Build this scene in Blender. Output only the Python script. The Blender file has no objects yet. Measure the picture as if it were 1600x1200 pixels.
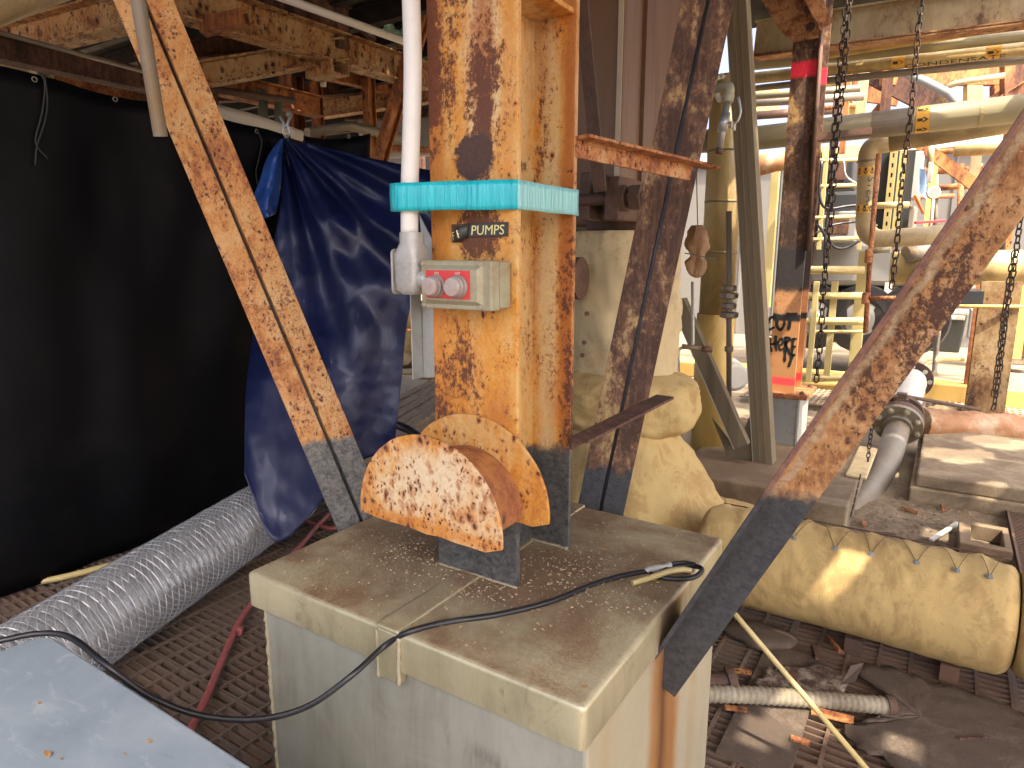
import bpy, bmesh, math, random
from mathutils import Vector, Matrix, noise as mnoise
R = random.Random(7)
SC = bpy.context.scene
COL = SC.collection
PI = math.pi
rad = math.radians

# ---------------------------------------------------------------- camera
F = 1040.0; TH = rad(10.9); YAW = rad(33); CH = 1.55
cd = bpy.data.cameras.new("camera")
cam = bpy.data.objects.new("camera", cd); COL.objects.link(cam)
cam.location = (0, 0, CH); cam.rotation_euler = (PI/2 - TH, 0, YAW)
cd.sensor_width = 36; cd.lens = 36*F/1600; cd.clip_start = 0.02; cd.clip_end = 3000
SC.camera = cam

# ---------------------------------------------------------------- light
SUN_EL = rad(58); SUN_DIR = Vector((0.90*math.cos(SUN_EL), -0.436*math.cos(SUN_EL), math.sin(SUN_EL)))
w = bpy.data.worlds.new("World"); SC.world = w; w.use_nodes = True
nt = w.node_tree; nt.nodes.clear()
sky = nt.nodes.new("ShaderNodeTexSky"); sky.sky_type = 'NISHITA'; sky.sun_disc = False
sky.sun_elevation = SUN_EL; sky.sun_rotation = math.atan2(SUN_DIR.x, SUN_DIR.y)
sky.air_density = 0.45; sky.dust_density = 8.0; sky.ozone_density = 0.0
bg = nt.nodes.new("ShaderNodeBackground"); bg.inputs[1].default_value = 0.15
wo = nt.nodes.new("ShaderNodeOutputWorld")
nt.links.new(sky.outputs[0], bg.inputs[0]); nt.links.new(bg.outputs[0], wo.inputs[0])
sl = bpy.data.lights.new("sun", 'SUN'); sl.energy = 2.0; sl.angle = rad(0.5); sl.color = (1.0, 0.90, 0.74)
so = bpy.data.objects.new("sun", sl); COL.objects.link(so)
so.rotation_euler = SUN_DIR.to_track_quat('Z', 'Y').to_euler()
vs = SC.view_settings; vs.view_transform = 'Standard'; vs.look = 'None'; vs.gamma = 1; vs.use_curve_mapping = False
vs.exposure = 2.62
SC.render.engine = 'CYCLES'
SC.cycles.max_bounces = 10; SC.cycles.diffuse_bounces = 5; SC.cycles.transparent_max_bounces = 24
SC.cycles.use_denoising = True

# ---------------------------------------------------------------- where things stand
def ray(px, py):
    x = (px-800)/F; d = (py-600)/F
    up = -d*math.cos(TH) - math.sin(TH); f = math.cos(TH) - d*math.sin(TH)
    return Vector((x*math.cos(YAW) - f*math.sin(YAW), x*math.sin(YAW) + f*math.cos(YAW), up))
C0 = Vector((0, 0, CH))
def atz(px, py, z): r = ray(px, py); return C0 + r*((z-CH)/r.z)
def atx(px, py, x): r = ray(px, py); return C0 + r*(x/r.x)
def aty(px, py, y): r = ray(px, py); return C0 + r*(y/r.y)
def atd(px, py, d):
    r = ray(px, py); f = -math.sin(YAW)*r.x + math.cos(YAW)*r.y
    return C0 + r*(d/f)
def fwd(p): return -math.sin(YAW)*p.x + math.cos(YAW)*p.y
def mpp(d): return d/F      # metres per photo pixel at a forward distance

# ---------------------------------------------------------------- node helper
class NT:
    def __init__(s, name):
        s.mat = bpy.data.materials.new(name); s.mat.use_nodes = True
        s.t = s.mat.node_tree; s.t.nodes.clear()
        s.out = s.t.nodes.new("ShaderNodeOutputMaterial"); s._pos = None
    def nd(s, ty, **k):
        n = s.t.nodes.new(ty)
        for a, b in k.items(): setattr(n, a, b)
        return n
    def put(s, sock, v):
        if isinstance(v, bpy.types.NodeSocket): s.t.links.new(v, sock)
        elif v is not None:
            try: sock.default_value = v
            except Exception: sock.default_value = (v, v, v)
    @property
    def pos(s):
        if s._pos is None: s._pos = s.nd("ShaderNodeNewGeometry").outputs['Position']
        return s._pos
    def axis(s, a):
        if isinstance(a, tuple):
            dn = s.nd("ShaderNodeVectorMath", operation='DOT_PRODUCT'); s.put(dn.inputs[0], s.pos); dn.inputs[1].default_value = a
            return dn.outputs['Value']
        n = s.nd("ShaderNodeSeparateXYZ"); s.put(n.inputs[0], s.pos); return n.outputs[a]
    def sc(s, v=(1, 1, 1), off=(0, 0, 0)):
        n = s.nd("ShaderNodeVectorMath", operation='MULTIPLY_ADD'); s.put(n.inputs[0], s.pos)
        n.inputs[1].default_value = v; n.inputs[2].default_value = off; return n.outputs[0]
    def noise(s, scale, det=6, rough=.6, dist=0, v=(1, 1, 1), off=(0, 0, 0)):
        n = s.nd("ShaderNodeTexNoise"); s.put(n.inputs['Vector'], s.sc(v, off))
        n.inputs['Scale'].default_value = scale; n.inputs['Detail'].default_value = det
        n.inputs['Roughness'].default_value = rough; n.inputs['Distortion'].default_value = dist
        return n.outputs[0]
    def voro(s, scale, v=(1, 1, 1), off=(0, 0, 0), feat='F1', rnd=1.0, out='Distance', vec=None):
        n = s.nd("ShaderNodeTexVoronoi", feature=feat); s.put(n.inputs['Vector'], vec if vec else s.sc(v, off))
        n.inputs['Scale'].default_value = scale; n.inputs['Randomness'].default_value = rnd
        return n.outputs[out]
    def wave(s, scale, v=(1, 1, 1), dist=0, dirn='X', det=2):
        n = s.nd("ShaderNodeTexWave", bands_direction=dirn); s.put(n.inputs['Vector'], s.sc(v))
        n.inputs['Scale'].default_value = scale; n.inputs['Distortion'].default_value = dist
        n.inputs['Detail'].default_value = det; return n.outputs['Fac']
    def ramp(s, fac, stops, interp='LINEAR'):
        n = s.nd("ShaderNodeValToRGB"); s.put(n.inputs[0], fac); cr = n.color_ramp; cr.interpolation = interp
        while len(cr.elements) < len(stops): cr.elements.new(0.5)
        for e, (p, c) in zip(cr.elements, stops):
            e.position = max(0, min(1, p))
            e.color = (c, c, c, 1) if isinstance(c, (int, float)) else (*c, 1)
        return n.outputs[0]
    def mr(s, v, a, b, c=0, d=1):
        n = s.nd("ShaderNodeMapRange"); s.put(n.inputs[0], v)
        for i, q in enumerate((a, b, c, d)): s.put(n.inputs[i+1], q)
        return n.outputs[0]
    def mix(s, f, a, b, mode='MIX'):
        n = s.nd("ShaderNodeMix", data_type='RGBA', blend_type=mode); s.put(n.inputs[0], f)
        for i, q in ((6, a), (7, b)):
            if isinstance(q, tuple): q = (*q, 1)
            s.put(n.inputs[i], q)
        return n.outputs[2]
    def m(s, op, a, b=None, c=None):
        n = s.nd("ShaderNodeMath", operation=op)
        for i, q in enumerate((a, b, c)):
            if q is not None: s.put(n.inputs[i], q)
        return n.outputs[0]
    def bump(s, h, st=.3, d=.01, normal=None):
        n = s.nd("ShaderNodeBump"); n.inputs['Strength'].default_value = st; n.inputs['Distance'].default_value = d
        s.put(n.inputs['Height'], h)
        if normal: s.put(n.inputs['Normal'], normal)
        return n.outputs[0]
    def band(s, ax, lo, hi, soft=.01, wob=0, wsc=30, det=4):
        a = s.axis(ax)
        if wob: a = s.m('ADD', a, s.m('MULTIPLY', s.m('SUBTRACT', s.noise(wsc, det), .5), wob))
        return s.m('MULTIPLY', s.mr(a, lo-soft, lo+soft), s.mr(a, hi-soft, hi+soft, 1, 0))
    def done(s, col, rough=.6, metal=0, nrm=None, **kw):
        b = s.nd("ShaderNodeBsdfPrincipled")
        if isinstance(col, tuple): col = (*col, 1)
        s.put(b.inputs['Base Color'], col); s.put(b.inputs['Roughness'], rough); s.put(b.inputs['Metallic'], metal)
        if nrm: s.put(b.inputs['Normal'], nrm)
        for k, v in kw.items(): s.put(b.inputs[k.replace('_', ' ')], v)
        s.t.links.new(b.outputs[0], s.out.inputs[0]); return s.mat

def rusty(name, paint, stain, rust, dark, cov=.4, speck=0, fleck=0, soft=(), clus=(), scale=1.0, streak=.35, spots=.5, sscale=26, rough=.62, marks=(), off=(0, 0, 0), sharp=1.0, metal=0.0, bumps=.35, blobs=(), wet=None):
    t = NT(name)
    n1 = t.noise(2.6*scale, 7, .62, .4, (1, 1, streak), off)
    n2 = t.noise(17*scale, 9, .72, .2, (1, 1, .6), off)
    a = t.m('ADD', t.m('MULTIPLY', n1, .62), t.m('MULTIPLY', n2, .38))
    c = .70 - .38*cov; k = .09/sharp
    col = t.ramp(a, [(c-2.2*k, paint), (c-.8*k, tuple(.5*(x+y) for x, y in zip(paint, stain))), (c-.1*k, stain), (c+.7*k, rust), (c+1.9*k, dark)])
    # drips of stain running down
    dr = t.noise(13*scale, 7, .7, .3, (1, 1, .06), off)
    col = t.mix(t.mr(dr, .49, .66, 0, .75), col, stain, 'MIX')
    hgt = t.mr(a, c-k, c+2*k)
    for cx, cy, cz, rx, ry, rz, bc, am in soft:      # broad worn or stained zones with feathered, streaky edges
        sb = t.nd("ShaderNodeVectorMath", operation='MULTIPLY_ADD'); t.put(sb.inputs[0], t.pos)
        sb.inputs[1].default_value = (1/rx, 1/ry, 1/rz); sb.inputs[2].default_value = (-cx/rx, -cy/ry, -cz/rz)
        ln = t.nd("ShaderNodeVectorMath", operation='LENGTH'); t.put(ln.inputs[0], sb.outputs[0])
        dd = t.m('ADD', ln.outputs['Value'], t.m('MULTIPLY', t.m('SUBTRACT', t.noise(22, 7, .75, .3, (1, 1, .25), off), .5), 1.6))
        col = t.mix(t.m('MULTIPLY', t.mr(dd, .45, 1.1, 1, 0), am), col, bc)
    if spots > 0:
        wv = t.nd("ShaderNodeVectorMath", operation='ADD')
        t.put(wv.inputs[0], t.sc((1, 1, .72), off))
        nn = t.nd("ShaderNodeTexNoise"); t.put(nn.inputs['Vector'], t.sc()); nn.inputs['Scale'].default_value = 45; nn.inputs['Detail'].default_value = 3
        sv = t.nd("ShaderNodeVectorMath", operation='SCALE'); t.put(sv.inputs[0], nn.outputs[1]); sv.inputs['Scale'].default_value = .022
        t.put(wv.inputs[1], sv.outputs[0])
        for q, (scl, wgt) in enumerate(((sscale, 1.0), (sscale*2.3, .8))):
            vn = t.nd("ShaderNodeTexVoronoi"); t.put(vn.inputs['Vector'], wv.outputs[0]); vn.inputs['Scale'].default_value = scl
            d = vn.outputs['Distance']; cr_ = t.nd("ShaderNodeSeparateColor"); t.put(cr_.inputs[0], vn.outputs['Color'])
            gate = t.mr(t.noise(5*scale+q*3, 3, .6, 0, (1, 1, .6), (off[0]+3+q, off[1], off[2])), .62-.30*spots, .80-.30*spots)
            size = t.m('MULTIPLY', t.m('MULTIPLY', gate, .42*wgt), t.mr(cr_.outputs[0], 0, 1, .25, 1))
            core = t.m('MULTIPLY', t.mr(t.m('SUBTRACT', size, d), -.03, .12), t.mr(size, .02, .06))
            halo = t.m('MULTIPLY', t.mr(t.m('SUBTRACT', t.m('MULTIPLY', size, 2.2), d), -.05, .4, 0, .8), t.mr(size, .02, .08))
            col = t.mix(halo, col, rust)
            col = t.mix(core, col, dark)
            hgt = t.m('MAXIMUM', hgt, t.m('MULTIPLY', core, .9))
    if speck > 0:
        fr = t.noise(70, 9, .84, .25, (1, 1, .75), off); cl_ = t.noise(5.2, 5, .65, .4, (1, 1, .35), (off[0]+9, off[1], off[2]))
        sp = t.m('ADD', fr, t.m('MULTIPLY', t.m('SUBTRACT', cl_, .5), 1.1)); th_ = .80-.24*speck
        for cx, cy, cz, rx, ry, rz, am in clus:
            sb = t.nd("ShaderNodeVectorMath", operation='MULTIPLY_ADD'); t.put(sb.inputs[0], t.pos)
            sb.inputs[1].default_value = (1/rx, 1/ry, 1/rz); sb.inputs[2].default_value = (-cx/rx, -cy/ry, -cz/rz)
            ln = t.nd("ShaderNodeVectorMath", operation='LENGTH'); t.put(ln.inputs[0], sb.outputs[0])
            sp = t.m('ADD', sp, t.mr(ln.outputs['Value'], .2, 1.4, am, 0))
        col = t.mix(t.mr(sp, th_-.06, th_+.02, 0, .7), col, rust); col = t.mix(t.mr(sp, th_, th_+.05, 0, .92), col, dark)
        hgt = t.m('MAXIMUM', hgt, t.mr(sp, th_, th_+.05))
    fine = t.noise(120, 4, .7, 0, (1, 1, 1), off)
    if fleck > 0: col = t.mix(t.mr(t.noise(95, 5, .8, 0, (1, 1, .8), off), .70-.09*fleck, .73-.09*fleck), col, paint)
    col = t.mix(t.mr(fine, .3, .75, 0, .5), col, t.mix(1.0, col, (.62, .58, .55), 'MULTIPLY'))
    for mk in marks:
        ax, lo, hi, mc, soft, wob = mk[:6]
        b = t.band(ax, lo, hi, soft, wob, mk[6] if len(mk) > 6 else 30)
        scr = t.mr(t.noise(46, 10, .84, .3, (1, 1, 1.3), off), .42, .60)
        sc_c = mk[8] if len(mk) > 8 else tuple(q*2.2+.02 for q in mc)
        mcol = t.mix(t.mr(scr, 0, 1, (mk[7] if len(mk) > 8 else 1-mk[7]) if len(mk) > 7 else .3, 0), mc, sc_c)
        col = t.mix(b, col, mcol)
        hgt = t.m('MULTIPLY', hgt, t.mr(b, 0, 1, 1, .35))
    for cx, cy, cz, rx, ry, rz, bc, wob, wsc in blobs:
        sb = t.nd("ShaderNodeVectorMath", operation='MULTIPLY_ADD'); t.put(sb.inputs[0], t.pos)
        sb.inputs[1].default_value = (1/rx, 1/ry, 1/rz); sb.inputs[2].default_value = (-cx/rx, -cy/ry, -cz/rz)
        ln = t.nd("ShaderNodeVectorMath", operation='LENGTH'); t.put(ln.inputs[0], sb.outputs[0])
        dd = t.m('ADD', ln.outputs['Value'], t.m('MULTIPLY', t.m('SUBTRACT', t.noise(wsc, 7, .7), .5), wob))
        bk = t.mr(dd, .85, 1.05, 1, 0)
        col = t.mix(bk, col, t.mix(t.mr(fine, .3, .7), bc, tuple(q*.6 for q in bc)))
        hgt = t.m('MAXIMUM', hgt, bk)
    h2 = t.m('ADD', t.m('MULTIPLY', hgt, .8), t.m('MULTIPLY', fine, .35))
    rg = t.mr(hgt, 0, 1, rough-.12, min(1, rough+.25))
    return t.done(col, rg, metal, t.bump(h2, bumps, .006))

def plain(name, col, rough=.5, metal=0, var=.35, nsc=14, dirt=None, dirtamt=.5, bumps=.12, v=(1, 1, 1), fsc=110, off=(0, 0, 0), dsc=3.0, **kw):
    t = NT(name)
    n = t.noise(nsc, 7, .65, .2, v, off); f = t.noise(fsc, 4, .7, 0, (1, 1, 1), off)
    c = t.mix(t.mr(n, .3, .7, 0, var), col, tuple(x*.55 for x in col))
    c = t.mix(t.mr(f, .35, .7, 0, var*.6), c, tuple(min(1, x*1.35) for x in col))
    if dirt:
        d = t.m('ADD', t.m('MULTIPLY', t.noise(dsc, 8, .68, .6, v, off), .75), t.m('MULTIPLY', f, .25))
        c = t.mix(t.mr(d, .62-.3*dirtamt, .78-.3*dirtamt), c, dirt)
    h = t.m('ADD', t.m('MULTIPLY', n, .6), t.m('MULTIPLY', f, .4))
    r = t.mr(n, .3, .7, max(.03, rough-.08), min(1, rough+.12))
    return t.done(c, r, metal, t.bump(h, bumps, .006), **kw)

# ---------------------------------------------------------------- mesh builder
WL = {}
class MB:
    def __init__(s): s.v = []; s.f = []; s.sm = []
    def add(s, vs_, fs, smooth=False):
        o = len(s.v); s.v += [Vector(q) for q in vs_]
        s.f += [tuple(i+o for i in f) for f in fs]; s.sm += [smooth]*len(fs); return s
    def box(s, a, b, M=None):
        x0, x1 = sorted((a[0], b[0])); y0, y1 = sorted((a[1], b[1])); z0, z1 = sorted((a[2], b[2]))
        vs_ = [Vector(q) for q in ((x0, y0, z0), (x1, y0, z0), (x1, y1, z0), (x0, y1, z0), (x0, y0, z1), (x1, y0, z1), (x1, y1, z1), (x0, y1, z1))]
        if M: vs_ = [M @ q for q in vs_]
        return s.add(vs_, [(0, 3, 2, 1), (4, 5, 6, 7), (0, 1, 5, 4), (1, 2, 6, 5), (2, 3, 7, 6), (3, 0, 4, 7)])
    def sweep(s, prof, p0, p1, up=Vector((0, 0, 1)), smooth=False):
        p0 = Vector(p0); p1 = Vector(p1); d = (p1-p0).normalized()
        side = d.cross(Vector(up)).normalized(); u = side.cross(d).normalized(); n = len(prof)
        vs_ = [p0 + side*a + u*b for a, b in prof] + [p1 + side*a + u*b for a, b in prof]
        fs = [(i, (i+1) % n, (i+1) % n+n, i+n) for i in range(n)] + [tuple(range(n))[::-1], tuple(range(n, 2*n))]
        return s.add(vs_, fs, smooth)
    def tube(s, pts, r, seg=10, closed=False, cap=True, smooth=True):
        pts = [Vector(p) for p in pts]; n = len(pts); rr = r if isinstance(r, (list, tuple)) else [r]*n
        vs_ = []; prev = None
        for i, p in enumerate(pts):
            if closed: d = pts[(i+1) % n] - pts[i-1]
            else: d = pts[min(i+1, n-1)] - pts[max(i-1, 0)]
            d.normalize()
            if prev is None:
                ref = Vector((0, 0, 1)) if abs(d.z) < .9 else Vector((1, 0, 0)); a = d.cross(ref).normalized()
            else: a = (prev - d*prev.dot(d)).normalized()
            prev = a; b = d.cross(a)
            for k in range(seg):
                q = 2*PI*k/seg; vs_.append(p + (a*math.cos(q) + b*math.sin(q))*rr[i])
        fs = []
        for i in range(n if closed else n-1):
            j = (i+1) % n
            for k in range(seg): fs.append((i*seg+k, i*seg+(k+1) % seg, j*seg+(k+1) % seg, j*seg+k))
        s.add(vs_, fs, smooth)
        if cap and not closed:
            o = len(s.v) - n*seg
            s.f += [tuple(o+k for k in range(seg))[::-1], tuple(o+(n-1)*seg+k for k in range(seg))]; s.sm += [False, False]
        return s
    def cyl(s, p0, p1, r, seg=16, r1=None): return s.tube([p0, p1], [r, r if r1 is None else r1], seg)
    def lathe(s, p, ax, prof, seg=24, smooth=False):
        p = Vector(p); ax = Vector(ax).normalized(); ref = Vector((0, 0, 1)) if abs(ax.z) < .9 else Vector((1, 0, 0))
        a = ax.cross(ref).normalized(); b = ax.cross(a); n = len(prof); vs_ = []
        for r, h in prof:
            for k in range(seg):
                q = 2*PI*k/seg; vs_.append(p + ax*h + (a*math.cos(q) + b*math.sin(q))*r)
        fs = [(i*seg+k, i*seg+(k+1) % seg, (i+1)*seg+(k+1) % seg, (i+1)*seg+k) for i in range(n-1) for k in range(seg)]
        s.add(vs_, fs, smooth); o = len(s.v)-n*seg
        s.f += [tuple(o+k for k in range(seg))[::-1], tuple(o+(n-1)*seg+k for k in range(seg))]; s.sm += [False, False]; return s
    def ball(s, p, r, seg=14, ring=9, sq=(1, 1, 1)):
        p = Vector(p); vs_ = []
        for i in range(ring+1):
            th = PI*i/ring
            for k in range(seg):
                q = 2*PI*k/seg; vs_.append(p + Vector((math.sin(th)*math.cos(q)*sq[0], math.sin(th)*math.sin(q)*sq[1], math.cos(th)*sq[2]))*r)
        return s.add(vs_, [(i*seg+k, (i+1)*seg+k, (i+1)*seg+(k+1) % seg, i*seg+(k+1) % seg) for i in range(ring) for k in range(seg)], True)
    def loft(s, rings, cap=True, smooth=True):
        n = len(rings[0]); vs_ = [q for r in rings for q in r]
        fs = [(i*n+k, i*n+(k+1) % n, (i+1)*n+(k+1) % n, (i+1)*n+k) for i in range(len(rings)-1) for k in range(n)]
        s.add(vs_, fs, smooth)
        if cap:
            o = len(s.v)-len(rings)*n
            s.f += [tuple(o+k for k in range(n))[::-1], tuple(o+(len(rings)-1)*n+k for k in range(n))]; s.sm += [False, False]
        return s
    def grid(s, pts, smooth=True):
        nu = len(pts); nv = len(pts[0])
        return s.add([q for r in pts for q in r], [(i*nv+j, i*nv+j+1, (i+1)*nv+j+1, (i+1)*nv+j) for i in range(nu-1) for j in range(nv-1)], smooth)
    def poly(s, pts, off):
        pts = [Vector(p) for p in pts]; off = Vector(off); n = len(pts)
        return s.add(pts + [p+off for p in pts], [(i, (i+1) % n, (i+1) % n+n, i+n) for i in range(n)] + [tuple(range(n))[::-1], tuple(range(n, 2*n))])
    def build(s, name, mat, parent=None, bevel=0, thick=0, sub=0, kind=None, label=None, weld=False):
        if parent is not None: loc = WL[parent.as_pointer()]
        else:
            xs = [q.x for q in s.v]; ys = [q.y for q in s.v]; zs = [q.z for q in s.v]
            loc = Vector(((min(xs)+max(xs))/2, (min(ys)+max(ys))/2, min(zs)))
        me = bpy.data.meshes.new(name); me.from_pydata([q-loc for q in s.v], [], s.f)
        me.polygons.foreach_set('use_smooth', s.sm)
        bm = bmesh.new(); bm.from_mesh(me)
        if weld: bmesh.ops.remove_doubles(bm, verts=bm.verts, dist=1e-4)
        if thick == 0: bmesh.ops.recalc_face_normals(bm, faces=bm.faces)
        bm.to_mesh(me); bm.free()
        me.materials.append(mat)
        o = bpy.data.objects.new(name, me); COL.objects.link(o)
        if parent is not None: o.parent = parent
        else: o.location = loc
        WL[o.as_pointer()] = loc
        if bevel:
            b = o.modifiers.new('bevel', 'BEVEL'); b.width = bevel; b.segments = 2; b.limit_method = 'ANGLE'; b.angle_limit = rad(40); b.harden_normals = False
        if thick:
            b = o.modifiers.new('solid', 'SOLIDIFY'); b.thickness = thick; b.offset = 0
        if sub:
            b = o.modifiers.new('sub', 'SUBSURF'); b.levels = sub; b.render_levels = sub
        if kind: o['kind'] = kind
        if label: o['label'] = label
        return o
def tag(o, label, cat, group=None):
    o['label'] = label; o['category'] = cat
    if group: o['group'] = group
    return o
def thing(name, label, cat, loc, group=None):
    o = bpy.data.objects.new(name, None); COL.objects.link(o); o.empty_display_size = .05
    o.location = loc; WL[o.as_pointer()] = Vector(loc); return tag(o, label, cat, group)
def struct(o): o['kind'] = 'structure'; return o
def catmull(pts, n=8, closed=False):
    pts = [Vector(p) for p in pts]; out = []; m = len(pts)
    g = (lambda i: pts[i % m]) if closed else (lambda i: pts[max(0, min(m-1, i))] if 0 <= i < m else (2*pts[0]-pts[1] if i < 0 else 2*pts[-1]-pts[-2]))
    for i in range(m if closed else m-1):
        a, b, c, d = g(i-1), g(i), g(i+1), g(i+2)
        for k in range(n):
            t = k/n; out.append(.5*((2*b) + (c-a)*t + (2*a-5*b+4*c-d)*t*t + (3*b-a-3*c+d)*t**3))
    if not closed: out.append(pts[-1])
    return out
def fillet(pts, r, n=6):
    pts = [Vector(p) for p in pts]; out = [pts[0]]
    for i in range(1, len(pts)-1):
        a = (pts[i-1]-pts[i]); b = (pts[i+1]-pts[i]); q = min(r, a.length*.49, b.length*.49)
        p0 = pts[i] + a.normalized()*q; p1 = pts[i] + b.normalized()*q
        for k in range(n+1):
            t = k/n; out.append((1-t)**2*p0 + 2*t*(1-t)*pts[i] + t*t*p1)
    return out + [pts[-1]]
def iprof(w, h, tf, tw):
    a = w/2; b = h/2; c = tw/2
    return [(-a, -b), (a, -b), (a, -b+tf), (c, -b+tf), (c, b-tf), (a, b-tf), (a, b), (-a, b), (-a, b-tf), (-c, b-tf), (-c, -b+tf), (-a, -b+tf)]
def lprof(w, h, t): return [(0, 0), (w, 0), (w, t), (t, t), (t, h), (0, h)]
def cprof(w, h, t): return [(-w/2, 0), (w/2, 0), (w/2, h), (w/2-t, h), (w/2-t, t), (-w/2+t, t), (-w/2+t, h), (-w/2, h)]
def text_polys(txt, size, ext=0.0008):
    cu = bpy.data.curves.new('t', 'FONT'); cu.body = txt; cu.size = size; cu.extrude = ext; cu.resolution_u = 3
    o = bpy.data.objects.new('t', cu); COL.objects.link(o); bpy.context.view_layer.update()
    me = bpy.data.meshes.new_from_object(o.evaluated_get(bpy.context.evaluated_depsgraph_get()))
    vs_ = [q.co.copy() for q in me.vertices]; fs = [tuple(p.vertices) for p in me.polygons]
    bpy.data.objects.remove(o); bpy.data.curves.remove(cu); bpy.data.meshes.remove(me); return vs_, fs
def hexbolt(mb, p, ax, r, h=None, nut=True):
    h = h or r*.8; p = Vector(p); ax = Vector(ax).normalized()
    mb.lathe(p, ax, [(r*1.35, 0), (r*1.35, r*.2)], 14); mb.lathe(p + ax*r*.2, ax, [(r, 0), (r, h*.85), (r*.85, h)], 6)
    if nut: mb.lathe(p + ax*(r*.2+h), ax, [(r*.5, 0), (r*.5, h*.5)], 8)
def fbm(p, sc, off=0, o=4):
    return mnoise.fractal(Vector((p[0]*sc+off, p[1]*sc+off*.7, p[2]*sc-off)), 1.0, 2.0, o)

# ---------------------------------------------------------------- materials
CREAM = (.60, .45, .21); OCHRE = (.58, .25, .045); RUST = (.27, .085, .022); DARK = (.05, .022, .016); BLACK = (.012, .012, .014)
PALE = (.66, .56, .34); BROWN = (.15, .065, .038)
PXC, PZC = -.932, 0.75
M = {}
_a, _b = aty(1038, 1000, 1.41), aty(1600, 172, 1.41); _d = (_b-_a).normalized()
RBS, RBC = _d.z, _d.x; RBO = -_a.x*RBS + _a.z*RBC      # offset of the right brace's upper edge
M['column'] = rusty('column_rust', (.68, .50, .20), (.66, .30, .045), (.42, .14, .022), (.10, .035, .022), cov=.46, scale=1.8, streak=.2, spots=.55, sscale=72, rough=.52, speck=.90,
    clus=[(-.90, 1.27, 1.945, .045, .3, .09, .15), (-.90, 1.27, 2.11, .035, .3, .04, .13), (-.92, 1.27, 1.60, .09, .3, .05, .17), (-1.03, 1.27, 1.93, .05, .3, .25, .07), (-.96, 1.27, 1.30, .09, .3, .12, .07), (-.82, 1.53, 1.6, .03, .03, .9, .06), (-.88, 1.27, 1.82, .05, .3, .06, .10)],
    soft=[(-.90, 1.27, 2.05, .055, .3, .35, (.70, .58, .32), .8), (-1.04, 1.27, 1.75, .035, .3, .9, (.56, .20, .03), .75), (-.835, 1.27, 1.9, .02, .3, .5, (.62, .26, .035), .6), (-.93, 1.27, 1.25, .10, .3, .16, (.62, .26, .035), .55),
          (-.88, 1.53, 1.5, .035, .02, .8, (.64, .52, .28), .85), (-.825, 1.53, 1.55, .03, .02, .9, (.40, .13, .028), .9), (-.90, 1.27, 2.0, .035, .3, .16, (.40, .13, .028), .8), (-.86, 1.27, 1.15, .05, .3, .12, (.46, .15, .028), .7), (-.93, 1.40, 1.5, .03, .16, .9, (.66, .53, .28), .7)],
    marks=[(2, .6, 1.035, (.028, .03, .033), .012, .085, 26, .7, (.15, .145, .13))],
    blobs=[(-.925, 1.27, 1.768, .058, .2, .055, (.085, .045, .036), 1.6, 26), (-1.045, 1.27, 1.98, .03, .2, .19, (.20, .065, .028), 2.4, 36)])
M['drumback'] = rusty('back_plate_rust', (.66, .46, .20), (.60, .27, .045), (.38, .12, .022), (.09, .032, .02), cov=.52, scale=2.2, streak=.3, spots=.75, sscale=70, rough=.55, speck=.5, off=(1.9, 2, 5.4))
M['drum'] = rusty('drum_rust', (.70, .60, .40), (.62, .28, .05), (.36, .11, .022), (.07, .025, .018), cov=.34, scale=2.2, streak=.2, spots=1.0, sscale=46, rough=.55, off=(1.3, 2, .4), speck=.22,
    soft=[(-.90, 1.06, 1.07, .13, .3, .075, (.70, .57, .37), .95), (-1.0, 1.06, 1.01, .13, .3, .05, (.72, .60, .38), .75), (-1.12, 1.06, .96, .05, .3, .13, (.60, .27, .05), .7), (-.93, 1.06, .945, .3, .3, .022, (.56, .22, .035), .8)])
M['barrel'] = rusty('barrel_rust', (.5, .3, .12), (.42, .17, .05), (.28, .10, .04), (.10, .045, .03), cov=.62, scale=1.6, streak=1, spots=.45, sscale=40, rough=.7, off=(4, 2, .4))
M['brace_l'] = rusty('left_brace_rust', (.62, .42, .19), (.52, .23, .06), (.26, .085, .03), (.06, .026, .018), cov=.40, scale=2.4, streak=.6, spots=.85, sscale=85, rough=.62, speck=.42, off=(5, 1, 2),
    marks=[(2, .5, .985, (.045, .045, .045), .008, .055, 30, .85, (.22, .205, .18))])
M['brace_r'] = rusty('right_brace_rust', (.60, .44, .24), (.46, .24, .09), (.27, .12, .045), (.075, .038, .028), cov=.52, scale=7, streak=.9, spots=.6, sscale=60, rough=.75, off=(2, 7, 3), bumps=.55, sharp=.8, speck=.78, fleck=.75,
    marks=[((-RBS, 0, RBC), RBO-.026, RBO-.013, (.48, .40, .24), .004, .04, 13, .8, (.26, .12, .06)), ((-RBS, 0, RBC), RBO-.0105, RBO+.03, (.13, .055, .05), .002, .006, 40, .4, (.40, .22, .10)), (2, .40, 1.075, (.018, .019, .021), .016, .09, 24, .75, (.06, .06, .06))])
M['brace_m'] = rusty('middle_brace_rust', (.50, .36, .15), (.21, .11, .06), (.14, .078, .05), (.085, .05, .038), cov=.60, scale=3.4, streak=.55, spots=0, rough=.72, off=(9, 3, 1), sharp=2.6, bumps=.4,
    fleck=.7, marks=[(2, .5, .83, (.025, .027, .032), .01, .10, 22, .7, (.08, .08, .085))])
M['bracket'] = rusty('bracket_rust', (.58, .38, .17), (.48, .20, .06), (.26, .085, .035), (.06, .027, .02), cov=.55, scale=4, streak=.5, spots=.9, sscale=75, rough=.72, off=(3, 3, 8), speck=.75)
M['stub'] = rusty('stub_rust', (.2, .10, .06), (.17, .085, .05), (.12, .06, .04), (.07, .037, .028), cov=.7, scale=4, streak=1, spots=.2, rough=.72)
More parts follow.
